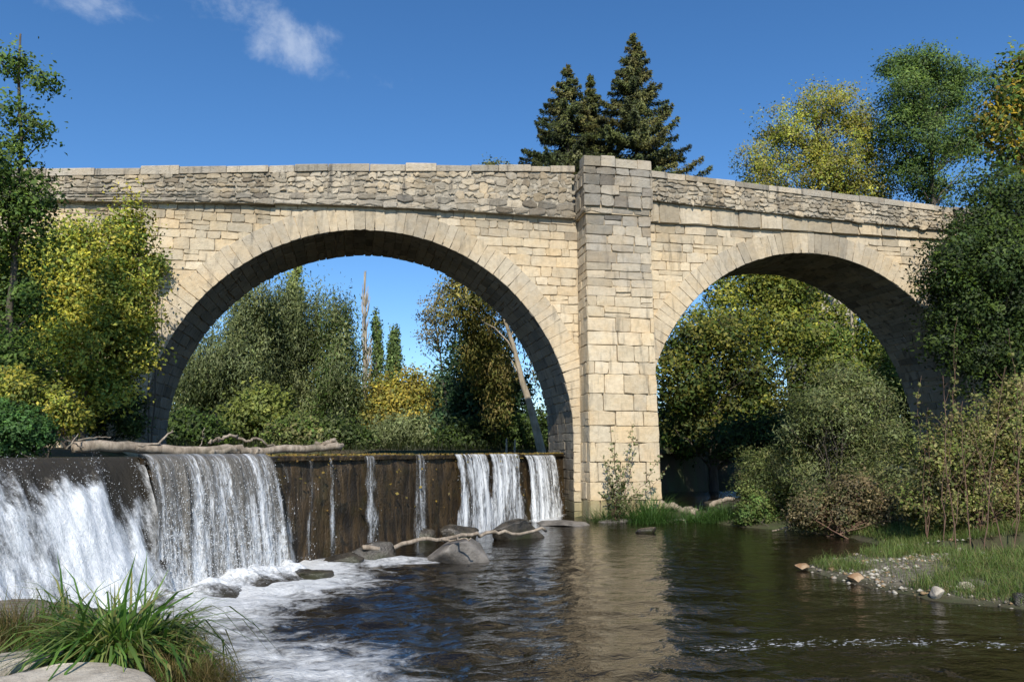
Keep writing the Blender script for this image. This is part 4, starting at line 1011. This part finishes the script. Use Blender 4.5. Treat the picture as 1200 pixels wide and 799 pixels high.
for (px, py, w_, lb, pl_) in ((225, 505, 24, 'dark low shrub on the far bank at the left end of the big arch', DKG+GRN[:1]), (395, 512, 24, 'dark low shrub on the far bank behind the end of the log', DKG+WIL[:1]), (545, 515, 22, 'low dark shrub on the far bank below the evergreen', DKG), (350, 512, 26, 'olive low shrub on the far bank behind the middle of the log', OLV+GRN[:2])):
    tree('shrub', lb, 'shrub', 44, (px, 530), (px, py-12), [(px-w_*.8, py+6, w_*.7), (px, py, w_*.9), (px+w_*.8, py+4, w_*.75), (px+w_*1.4, py+10, w_*.5)], 4500, .20, .36, pl_, .06, gap=.34, per=26, limbs=10, stems=3)

# -- above the bridge
def spruce(label, px, ytop, Y, wpx195, seed, zb=2.6):
    rng = np.random.default_rng(seed); s_ = scale_at(px, Y)
    tp = at(px, ytop, Y); b = np.array([tp[0], tp[1], zb]); H = tp[2]-zb
    z195 = at(px, 195, Y)[2]; slope = (wpx195*s_)/(tp[2]-z195)
    root = thing('spruce_tree', label, 'tree', b, 'spruces behind the bridge')
    m = MB(); m.tube(wob(b, tp, 12, .02, seed), np.linspace(.42, .02, 12), 8)
    P, Nn, Tg, Ci = [], [], [], []; k = 0; z = tp[2]-.35
    while z > zb+H*.38:
        dn = tp[2]-z; R = min(slope*dn, 5.6)*1.0+.15
        nb = 5 if dn < 2 else 7
        for j in range(nb):
            a = rng.uniform(0, 2*PI); ln = R*rng.choice([rng.uniform(.55, .85), rng.uniform(.85, 1.08)]); droop = rng.uniform(.08, .30)
            if rng.random() < .10: continue
            st = np.array([tp[0], tp[1], z+rng.uniform(-.2, .2)]); dr = np.array([math.cos(a), math.sin(a), 0])
            t = np.linspace(0, 1, 6)[:, None]
            q = st+dr*ln*t+np.array([0, 0, 1])*(ln*(-droop*t*1.5+.22*t**3+.12*t))
            m.tube(q, np.linspace(.045, .008, 6), 4)
            ns = int(40+ln*150)
            tt = rng.random(ns)**.75; pos = st+dr*ln*tt[:, None]+np.array([0, 0, 1])*(ln*(-droop*tt*1.5+.22*tt**3+.12*tt))[:, None]
            side_ = np.array([-math.sin(a), math.cos(a), 0]); off = rng.normal(0, 1, ns)*(.10+.20*ln*(1-tt)*.60)
            pos = pos+side_*off[:, None]; pos[:, 2] -= np.abs(rng.normal(0, .16, ns))+.02
            P.append(pos); Nn.append(rng.normal(0, .6, (ns, 3))+np.array([0, 0, .6])); tg = dr*.8+side_*np.sign(off)[:, None]*.7+rng.normal(0, .3, (ns, 3)); tg[:, 2] -= .55; Tg.append(tg)
            Ci.append(np.full(ns, k)); k += 1
        z -= rng.uniform(.34, .55)
    P = np.concatenate(P); Nn = np.concatenate(Nn); Tg = np.concatenate(Tg); Ci = np.concatenate(Ci)
    cb = pick_cols(rng, k, [(.105, .130, .045), (.145, .160, .055), (.065, .085, .030), (.19, .18, .065)])*np.exp(rng.normal(0, .22, (k, 1)))
    ctr = np.column_stack([P[:, 0]-tp[0], P[:, 1]-tp[1], P[:, 2]*0+.9])
    V, F, C = leaves(rng, P, .25*rng.uniform(.5, 1.35, len(P)), .30, Nn, Tg, cb[Ci]*np.exp(rng.normal(0, .16, (len(P), 1))), sn=ctr/np.maximum(np.linalg.norm(ctr, axis=1), .1)[:, None]+.5*Nn)
    m.build('trunk', M_BARK, root, True)
    mesh('crown', V, F, M_NEEDLE, root, {'Col': C, 'soft': SOFT['n']})
spruce('left spruce with broad crown behind the bridge', 664, 74, 52, 66, 31)
spruce('slim middle spruce tucked between the two bigger spruces', 692, 86, 54, 40, 32)
spruce('tallest spruce standing right of the others behind the refuge', 742, 38, 50, 74, 33)
tree('autumn_tree', 'wide yellow green tree turning brown at the top behind the right parapet', 'tree', 50, (948, 320), (955, 125),
     [(885, 195, 28), (915, 150, 32), (955, 128, 28), (985, 125, 28), (1010, 150, 30), (1022, 195, 28), (940, 180, 42), (985, 180, 42), (910, 210, 34), (965, 225, 45), (1010, 230, 40), (880, 230, 28), (1030, 230, 24)],
     30000, .17, .36, [(.16, .185, .030), (.20, .20, .035), (.12, .15, .025), (.16, .14, .04), (.25, .22, .04), (.13, .11, .05)], .4, gap=.48, gs=1.3, per=16, limbs=110, twig=.02, bark=M_BARK)
tree('ash_tree', 'tall green feathery tree behind the right end of the bridge', 'tree', 47, (1092, 330), (1085, 90),
     [(1080, 78, 26), (1050, 78, 20), (1110, 85, 26), (1060, 110, 32), (1095, 120, 36), (1140, 100, 24), (1130, 135, 28), (1050, 150, 26), (1085, 165, 36), (1125, 175, 28), (1070, 205, 28), (1105, 215, 32), (1140, 215, 24), (1050, 195, 16)],
     30000, .17, .40, [(.050, .085, .022), (.070, .110, .028), (.034, .060, .018), (.090, .125, .030)], .34, gap=.51, gs=1.1, per=26, limbs=90, twig=.02)
tree('bush', 'tiny wisp of dry bush showing over the parapet left of the spruces', 'shrub', 44, (580, 230), (578, 196), [(575, 196, 7), (590, 197, 5)], 400, .16, .25, OLV, .05, gap=.2, per=14, limbs=10, stems=2)

# -- under and beyond the small arch
tree('autumn_tree', 'yellow green tree lit at the top of the small arch', 'tree', 46, (880, 528), (885, 345),
     [(850, 345, 26), (885, 335, 28), (920, 345, 28), (865, 385, 34), (905, 385, 36), (830, 380, 26), (945, 360, 24), (935, 400, 30), (880, 310, 40), (930, 310, 40), (985, 372, 16), (965, 350, 12)], 17000, .24, .5, YGR+[(.09, .11, .02)], .3, gap=.42, per=28, limbs=40, twig=.02)
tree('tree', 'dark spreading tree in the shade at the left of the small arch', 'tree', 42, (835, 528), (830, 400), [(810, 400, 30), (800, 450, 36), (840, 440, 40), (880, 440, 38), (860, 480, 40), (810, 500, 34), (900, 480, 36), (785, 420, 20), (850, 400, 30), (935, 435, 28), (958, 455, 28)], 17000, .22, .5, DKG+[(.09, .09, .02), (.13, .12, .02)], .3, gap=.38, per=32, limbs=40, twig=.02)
tree('tree', 'olive tree with pale trunk at the right inside the small arch', 'tree', 40, (998, 520), (996, 340), [(990, 400, 22), (1015, 420, 30), (975, 430, 30), (1000, 455, 34), (1040, 440, 24), (960, 395, 18), (1020, 385, 15)], 9000, .20, .42, GRN+YGR[:2], .24, bark=M_PALE, gap=.44, per=26, limbs=24, twig=.02)
tree('tree', 'deep green tree filling the right corner behind the small arch', 'tree', 44, (1060, 528), (1050, 400), [(1040, 410, 30), (1060, 450, 34), (1030, 470, 34), (1075, 400, 30), (1010, 490, 34), (1060, 505, 36), (1090, 480, 34), (1100, 440, 30)], 13000, .24, .5, DKG+GRN[:1], .25, gap=.36, per=32, limbs=16)
tree('bush', 'small bright green grassy bush above the dark second weir', 'shrub', 44, (795, 531), (795, 518), [(785, 522, 10), (800, 524, 10), (775, 526, 8)], 3000, .18, .25, [(.06, .12, .03), (.08, .15, .04)], .04, gap=.2, per=26, limbs=6, stems=3, up=.2)
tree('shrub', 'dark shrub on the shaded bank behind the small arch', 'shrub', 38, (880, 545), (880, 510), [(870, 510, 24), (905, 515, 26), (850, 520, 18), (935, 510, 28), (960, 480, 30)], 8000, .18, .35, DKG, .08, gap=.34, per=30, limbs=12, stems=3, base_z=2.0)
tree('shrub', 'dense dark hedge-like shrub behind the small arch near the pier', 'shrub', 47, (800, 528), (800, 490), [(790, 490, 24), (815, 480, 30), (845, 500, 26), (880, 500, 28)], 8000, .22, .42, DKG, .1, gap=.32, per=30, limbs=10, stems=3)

# house glimpsed through the small arch
hb = at(985, 400, 80); hx, hy = hb[0], hb[1]; hz0 = 2.4; ztop = at(972, 338, 80)[2]
ho = thing('house', 'pale rendered house half hidden by leaves beyond the small arch', 'house', (hx, hy, hz0))
m = MB(); m.box((hx-2.4, hy, hz0), (hx+2.4, hy+8, ztop)); m.build('wall', plain('render', (.46, .40, .31)), ho)
M_TILE = plain('roof_tiles', (.30, .13, .07)); M_PANE = plain('dark_pane', (.03, .035, .04), .15)
m = MB(); m.add([(hx-2.8, hy-.5, ztop-.1), (hx+2.8, hy-.5, ztop-.1), (hx+2.8, hy+8.5, ztop-.1), (hx-2.8, hy+8.5, ztop-.1), (hx-2.8, hy+4, ztop+2.0), (hx+2.8, hy+4, ztop+2.0)], [[0, 1, 5, 4], [2, 3, 4, 5], [0, 4, 3], [1, 2, 5], [3, 2, 1, 0]]); m.build('roof', M_TILE, ho)
for k in (-1.2, 1.2):
    for zz in (ztop-2.3, ztop-5.4):
        m = MB(); m.box((hx+k-.55, hy-.06, zz), (hx+k+.55, hy-.004, zz+1.4)); wi = m.build('window', plain('window_frame', (.5, .42, .32)), ho)
        m = MB(); m.box((hx+k-.45, hy-.075, zz+.1), (hx+k+.45, hy-.062, zz+1.3)); m.build('pane', M_PANE, wi)

# -- right bank
tree('large_tree', 'large dark leafy tree covering the right end of the bridge', 'tree', 23.5, (1185, 560), (1160, 220),
     [(1165, 225, 30), (1190, 245, 50), (1140, 265, 38), (1120, 300, 34), (1160, 305, 48), (1200, 330, 60), (1098, 325, 26), (1130, 350, 40), (1165, 375, 50), (1110, 370, 30), (1200, 420, 55), (1150, 420, 40), (1105, 400, 22), (1240, 280, 70), (1250, 420, 70), (1235, 520, 60)],
     62000, .12, .27, DKG+[(.030, .050, .014)], .22, gap=.36, gs=.9, per=34, limbs=60)
tree('walnut_tree', 'yellowing broad leaved branches at the upper right edge above the dark tree', 'tree', 26, (1230, 560), (1205, 90),
     [(1192, 68, 20), (1180, 105, 26), (1200, 130, 36), (1165, 150, 22), (1188, 180, 24), (1230, 110, 60), (1225, 180, 50)], 7000, .20, .30, GRN+[(.20, .15, .025), (.26, .17, .025)], .25, gap=.44, gs=.9, per=16, limbs=46)
tree('willow_bush', 'large olive willow bush on the right bank in front of the small arch', 'shrub', 20.5, (985, 612), (990, 440),
     [(985, 440, 26), (960, 470, 28), (1010, 470, 32), (985, 505, 44), (945, 515, 30), (1035, 510, 34), (1000, 550, 46), (950, 560, 34), (1045, 560, 36), (965, 590, 26), (1020, 590, 30)],
     34000, .105, .22, OLV+WIL[:3], .06, aspect=.24, gap=.47, gs=.7, per=20, limbs=120, stems=7, up=.25)
tree('shrub', 'dry olive feathery bush at the waterline left of the willow bush', 'shrub', 22.5, (895, 613), (895, 545), [(880, 545, 18), (905, 548, 22), (892, 575, 28), (920, 580, 22), (870, 572, 12), (885, 598, 18), (915, 600, 18)], 11000, .085, .16, OLV+[(.06, .085, .022)], .04, aspect=.25, gap=.36, gs=.6, per=24, limbs=40, stems=6, up=.2)
tree('shrub', 'bright green low plants at the waterline under the olive bushes', 'shrub', 22, (895, 616), (895, 600), [(875, 603, 12), (895, 608, 10), (890, 590, 12), (912, 608, 8)], 3000, .08, .11, [(.05, .085, .02), (.07, .11, .028), (.09, .10, .03)], .02, gap=.44, per=14, limbs=8, stems=3)
tree('bramble_thicket', 'brown tangled bramble thicket at the foot of the right bank', 'shrub', 19.0, (990, 622), (990, 590),
     [(950, 600, 22), (985, 600, 24), (1020, 600, 26), (1055, 595, 26), (1000, 580, 24), (935, 610, 12)], 9000, .075, .16, [(.10, .075, .04), (.07, .06, .03), (.05, .06, .02), (.14, .11, .06)], .03, gap=.40, per=18, limbs=90, stems=8, bark=M_TWIG)
tree('weed_thicket', 'tall brown and olive weeds with reddish stems at the right edge', 'shrub', 16.5, (1140, 625), (1140, 500),
     [(1090, 540, 30), (1130, 520, 34), (1165, 500, 36), (1195, 520, 40), (1110, 580, 34), (1150, 570, 38), (1190, 580, 40), (1075, 590, 22), (1200, 470, 30), (1235, 540, 45)], 26000, .075, .18, [(.14, .12, .045), (.11, .125, .03), (.085, .07, .03), (.17, .15, .06), (.08, .11, .022)], .025, gap=.44, gs=.7, per=18, limbs=110, stems=12, bark=M_TWIG)
def sapling(label, Y, pxb, pxt, wpx, n, leaf, pal, seed, nst=4, tz=None, name='sapling', bark=M_TWIG, r=.014, spread=.5, low=.15):
    rng = np.random.default_rng(seed); b = at(*pxb, Y); b[2] = hz(b[0], b[1])-.05 if tz is None else tz
    root = thing(name, label, 'sapling', b, 'saplings along the right bank' if name == 'sapling' else None); m = MB(); P = []
    tp0 = at(*pxt, Y); s_ = scale_at(pxt[0], Y)
    for k in range(nst):
        e = tp0.copy() if k == 0 else tp0+np.array([rng.uniform(-1, 1)*wpx*s_*.5, rng.uniform(-1, 1)*wpx*s_*.4, -rng.uniform(.05, .5)*(tp0[2]-b[2])])
        p = wob(b+rng.normal(0, .05, 3)*np.array([1, 1, 0]), e, 16, .032, seed*5+k); m.tube(p, np.linspace(r*.75, r*.2, 16), 5)
        for j in range(n//nst):
            i = rng.uniform(low, 1); q = p[int(i*15)]; a = rng.uniform(0, 2*PI); ln = rng.uniform(.06, .30)*spread*(1.3-i)
            tip = q+np.array([math.cos(a)*ln, math.sin(a)*ln, ln*.7]); m.tube([q, (q+tip)/2+[0, 0, .02], tip], [.004, .003, .002], 4); P += [tip, q*.4+tip*.6+rng.normal(0, .02, 3)]
    m.build('stems', bark, root, True)
    P = np.array(P)+rng.normal(0, .02, (len(P), 3))
    V, F, C = leaves(rng, P, leaf*rng.uniform(.6, 1.25, len(P)), .75, rng.normal(0, .6, (len(P), 3))+np.array([-.2, -.7, .4]), rng.normal(0, .6, (len(P), 3))+np.array([0, 0, -.5]), pick_cols(rng, len(P), pal)*np.exp(rng.normal(0, .2, (len(P), 1))))
    mesh('foliage', V, F, M_LEAF, root, {'Col': C, 'soft': SOFT['n']})
PALEL = [(.26, .27, .14), (.20, .23, .10), (.32, .30, .17), (.14, .18, .06)]
sapling('pale leaved young poplar shoots growing at the foot of the bridge pier', 24.3, (725, 604), (738, 492), 78, 330, .085, PALEL, 41, 9, 0.05, spread=1.0)
sapling('low leafy weeds at the right foot of the pier sapling', 24.2, (722, 606), (722, 560), 60, 260, .08, [(.12, .14, .05), (.08, .11, .03)], 45, 7, .05, name='weed', spread=.9)
PALER = [(.20, .22, .06), (.15, .18, .05), (.26, .24, .09), (.11, .14, .03)]
sapling('tall round leaved sapling in front of the dark tree on the right bank', 15.5, (1105, 620), (1122, 372), 34, 110, .10, PALER, 51, 3, spread=.9, low=.35)
sapling('slim round leaved sapling at the right edge of the thicket', 15.0, (1190, 620), (1182, 385), 22, 70, .10, PALER, 52, 2, spread=.8, low=.35)
sapling('short round leaved sapling left of the tall one in the thicket', 16.0, (1085, 620), (1080, 440), 30, 110, .10, PALER, 53, 3, spread=1.1, low=.3)
sapling('round leaved sapling between tall one and right edge', 15.8, (1150, 620), (1140, 455), 50, 120, .095, PALER, 54, 4, spread=1.1, low=.3)
for k, (a, b, lb) in enumerate([((1120, 620), (1105, 440), 'reddish bare stem leaning left in the right thicket'), ((1150, 620), (1178, 430), 'tall reddish bare stem leaning right in the right thicket'), ((1175, 620), (1140, 500), 'reddish bare stem crossing in front of the thicket'), ((1185, 620), (1200, 440), 'reddish bare stem at the right frame edge'), ((1135, 620), (1128, 470), 'upright reddish bare stem in the middle of the right thicket')]):
    p0 = at(*a, 14.6); p0[2] = hz(p0[0], p0[1])-.05; p1 = at(*b, 14.9)
    m = MB(); p = wob(p0, p1, 14, .02, 70+k); m.tube(p, np.linspace(.014, .004, 14), 5)
    r_ = np.random.default_rng(k)
    for j in range(9):
        i = int(r_.uniform(4, 13)); a_ = r_.uniform(0, 2*PI); ln = r_.uniform(.15, .45); m.tube(wob(p[i], p[i]+np.array([math.cos(a_)*ln*.6, math.sin(a_)*ln*.6, ln]), 5, .01, j), [.006, .005, .004, .003, .002], 4)
    tag(m.build('bare_shoot', M_TWIG, None, True, loc=p0), lb, 'shoot', 'reddish bare shoots in the right thicket')

# -- grass
def blades(rng, base, h, wd, lean, col, nseg=4, bend=1.0):
    """curved tapering blades; base (n,3)"""
    n = len(base); a = rng.uniform(0, 2*PI, n); dr = np.column_stack([np.cos(a), np.sin(a), np.zeros(n)])
    if np.ndim(lean) == 2: dr = lean/np.maximum(np.linalg.norm(lean, axis=1), 1e-6)[:, None]; ll = np.linalg.norm(lean, axis=1)
    else: ll = np.abs(rng.normal(lean, lean*.5, n))
    sd_ = np.column_stack([-dr[:, 1], dr[:, 0], np.zeros(n)])
    tw = rng.normal(0, .5, n); sd_ = sd_*np.cos(tw)[:, None]+np.array([0, 0, 1])*0+dr*np.sin(tw)[:, None]
    V = np.zeros((n, (nseg+1)*2, 3))
    for k in range(nseg+1):
        t = k/nseg; ang = ll*(t**1.5)*bend
        r = h*t
        p = base+dr*(np.sin(ang)*r)[:, None]+np.array([0, 0, 1])*(np.cos(np.minimum(ang, 2.3))*r)[:, None]
        wk = wd*(1-t)**.6*(.55+.45*min(1, t*4))
        V[:, 2*k] = p-sd_*wk[:, None]/2; V[:, 2*k+1] = p+sd_*wk[:, None]/2
    f = np.array([[2*k, 2*k+1, 2*k+3, 2*k+2] for k in range(nseg)])
    F = (f[None]+(nseg+1)*2*np.arange(n)[:, None, None]).reshape(-1, 4)
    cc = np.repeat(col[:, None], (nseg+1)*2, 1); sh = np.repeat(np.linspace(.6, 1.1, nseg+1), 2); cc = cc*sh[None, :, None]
    sn = np.column_stack([rng.normal(0, .4, n), rng.normal(-.25, .4, n), np.full(n, .8)]); sn /= np.linalg.norm(sn, axis=1)[:, None]; SOFT['n'] = np.repeat(sn, (nseg+1)*2, 0)
    return V.reshape(-1, 3), F, cc.reshape(-1, 3)
def tuft(name, label, cat, loc, rx, ry, n, h, wd, lean, pal, seed, hs=.35, part='blades', bend=1.0, zfun=None):
    rng = np.random.default_rng(seed); q = rng.normal(0, .5, (n, 2)); loc = np.array(loc, float)
    base = np.column_stack([loc[0]+q[:, 0]*rx, loc[1]+q[:, 1]*ry, np.full(n, loc[2])])
    base[:, 2] = np.maximum(height(base[:, 0], base[:, 1]), loc[2]-.32)-.02
    out = np.column_stack([q[:, 0]*rx, q[:, 1]*ry, np.zeros(n)]); out /= np.maximum(np.linalg.norm(out, axis=1), 1e-6)[:, None]
    ln = (out*rng.uniform(.4, 1.3, (n, 1))+rng.normal(0, .45, (n, 3))*np.array([1, 1, 0]))*lean
    hh = h*np.exp(rng.normal(0, hs, n)).clip(.4, 1.5)
    col = pick_cols(rng, n, pal)*np.exp(rng.normal(0, .18, (n, 1)))
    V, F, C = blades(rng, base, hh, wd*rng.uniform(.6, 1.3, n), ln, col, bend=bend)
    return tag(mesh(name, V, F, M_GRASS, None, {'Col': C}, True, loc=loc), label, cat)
REED = [(.060, .135, .022), (.085, .17, .03), (.045, .10, .018), (.13, .20, .045), (.18, .22, .06), (.20, .18, .06)]
DRY = [(.24, .18, .07), (.17, .15, .045), (.13, .14, .035), (.30, .22, .10), (.14, .09, .04)]
def G_(px, py, z): q = ground(px, py, z); return (q[0], q[1], z)
tuft('reed_clump', 'big clump of broad bright green reed blades on the left foreground bank', 'grass', G_(142, 746, .72), .30, .32, 900, .70, .042, 1.7, [tuple(1.3*x for x in q) for q in REED], 5, .24)
tuft('reed_clump', 'smaller tall green reeds at the left of the big clump', 'grass', G_(80, 728, .62), .16, .2, 50, .55, .030, 1.3, [tuple(1.3*x for x in q) for q in REED], 6, .3)
tuft('grass_tuft', 'dry yellow grass tuft at the left edge before the cascade', 'grass', G_(24, 728, .7), .45, .4, 1100, .40, .008, 1.2, DRY+REED[:1], 7)
tuft('grass_tuft', 'brown dry grass tuft at the foot of the reeds by the water', 'grass', G_(212, 792, .50), .42, .26, 2400, .32, .006, 1.1, DRY, 8)
tuft('grass_tuft', 'yellow green thin grass between reeds and brown tuft', 'grass', G_(195, 752, .45), .40, .3, 420, .36, .008, 1.2, REED[3:]+DRY[:2], 9)
tuft('grass_tuft', 'short mossy tuft at the lower edge beside the pale ledge', 'grass', G_(150, 792, .55), .22, .2, 500, .16, .006, 1.0, [(.12, .12, .03), (.08, .10, .02)], 10)
tuft('grass_tuft', 'small green weeds on the ledge below the reeds', 'grass', G_(95, 762, .68), .3, .15, 160, .16, .012, 1.1, REED[:3], 12)
tuft('grass_tuft', 'bright green grass tuft at the right foot of the pier', 'grass', G_(762, 610, .05), .75, .5, 900, .85, .022, .75, [(.07, .15, .03), (.10, .20, .045), (.05, .11, .02)], 11)
tuft('grass_tuft', 'low green grass tuft under the pier sapling', 'grass', G_(712, 609, .05), .7, .4, 400, .5, .02, .8, [(.07, .13, .03), (.10, .14, .04)], 13)
tuft('grass_tuft', 'low bright grass tuft beside the crooked log', 'grass', G_(818, 609, .05), .9, .5, 800, .5, .02, .9, [(.07, .15, .03), (.10, .19, .045)], 14)
tuft('grass_tuft', 'low bright grass tuft left of the olive bush', 'grass', G_(848, 610, .05), .7, .5, 600, .5, .02, .9, [(.07, .14, .03), (.09, .17, .04)], 15)
# grass on the bar and the bank behind (uncountable)
rg = np.random.default_rng(91)
n = 130000; pp = np.column_stack([rg.uniform(7, 16, n), rg.uniform(8.5, 20, n)])
sb_ = sdf(pp, BAR); sl = sdf(pp, RIGHT_LAND); ns = fbm(np.column_stack([pp*.8, pp[:, :1]*0]), 33, 3)
k = (sl > .12) & (((sb_ < .0)) | ((sb_ > .03) & ((ns > .47) | (rg.random(n) < .10))))
pp = pp[k]; nb = len(pp); zz = height(pp[:, 0], pp[:, 1])-.02
col = pick_cols(rg, nb, [(.14, .23, .05), (.18, .27, .06), (.23, .26, .08), (.10, .16, .035), (.25, .21, .09)])*np.exp(rg.normal(0, .2, (nb, 1)))
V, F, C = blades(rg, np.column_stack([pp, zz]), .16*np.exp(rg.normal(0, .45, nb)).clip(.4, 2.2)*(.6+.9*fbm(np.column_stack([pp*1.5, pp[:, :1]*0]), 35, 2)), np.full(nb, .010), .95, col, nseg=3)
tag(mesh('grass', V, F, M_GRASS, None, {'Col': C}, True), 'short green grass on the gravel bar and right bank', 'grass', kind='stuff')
n = 26000; pp = np.column_stack([rg.uniform(-14, 26, n), rg.uniform(36, 50, n)]); zz = height(pp[:, 0], pp[:, 1]); k = zz > 2.1; pp = pp[k]; zz = zz[k]; nb = len(pp)
col = pick_cols(rg, nb, [(.04, .055, .015), (.06, .065, .02), (.03, .045, .01)])
V, F, C = blades(rg, np.column_stack([pp, zz-.02]), .4*np.exp(rg.normal(0, .4, nb)), np.full(nb, .035), .6, col, nseg=2)
tag(mesh('far_bank_grass', V, F, M_GRASS, None, {'Col': C}, True), 'rough grass along the far upstream bank', 'grass', kind='stuff')

# far wood closing the horizon (one mass nobody could count)
rw = np.random.default_rng(17); blobs_w = []
for k in range(90):
    x = rw.uniform(-75, 150); y = rw.uniform(105, 125); blobs_w.append((np.array([x, y, rw.uniform(3.5, 6.5)]), rw.uniform(3.0, 5.0)))
V, F, C, cen = crown(rw, blobs_w, 60000, .75, 1.3, [tuple(1.7*x for x in q) for q in WIL+GRN[:2]], gap=.3, gs=4, per=30)
tag(mesh('far_wood', V, F, M_LEAF, None, {'Col': C, 'soft': SOFT['n']}), 'distant belt of green woodland closing the horizon', 'woodland', kind='stuff')

rl_ = np.random.default_rng(23); n = 1500
tt = rl_.uniform(tA+2.4, 17, n); on = rl_.random(n) < .90
ss_ = np.where(on, rl_.uniform(-.45, .07, n), rl_.uniform(.12, .22, n)); zz = np.where(on, np.interp(tt, np.arange(tA+.1, 26.01, .3)[:len(zc)], zc)+.01, 2.1-rl_.random(n)**2*1.6)
c = np.column_stack([WA+tt[:, None]*WD+ss_[:, None]*WN, zz])
V, F, C = leaves(rl_, c, rl_.uniform(.04, .11, n), .7, rl_.normal(0, .5, (n, 3))+np.array([.2, -.6, .7]), rl_.normal(0, 1, (n, 3)), pick_cols(rl_, n, [(.30, .20, .04), (.20, .12, .03), (.12, .10, .03), (.36, .27, .07)]))
tag(mesh('fallen_leaves', V, F, M_LEAF, None, {'Col': C, 'soft': SOFT['n']}), 'yellow brown fallen leaves caught along the crest and face of the weir', 'leaves', kind='stuff')
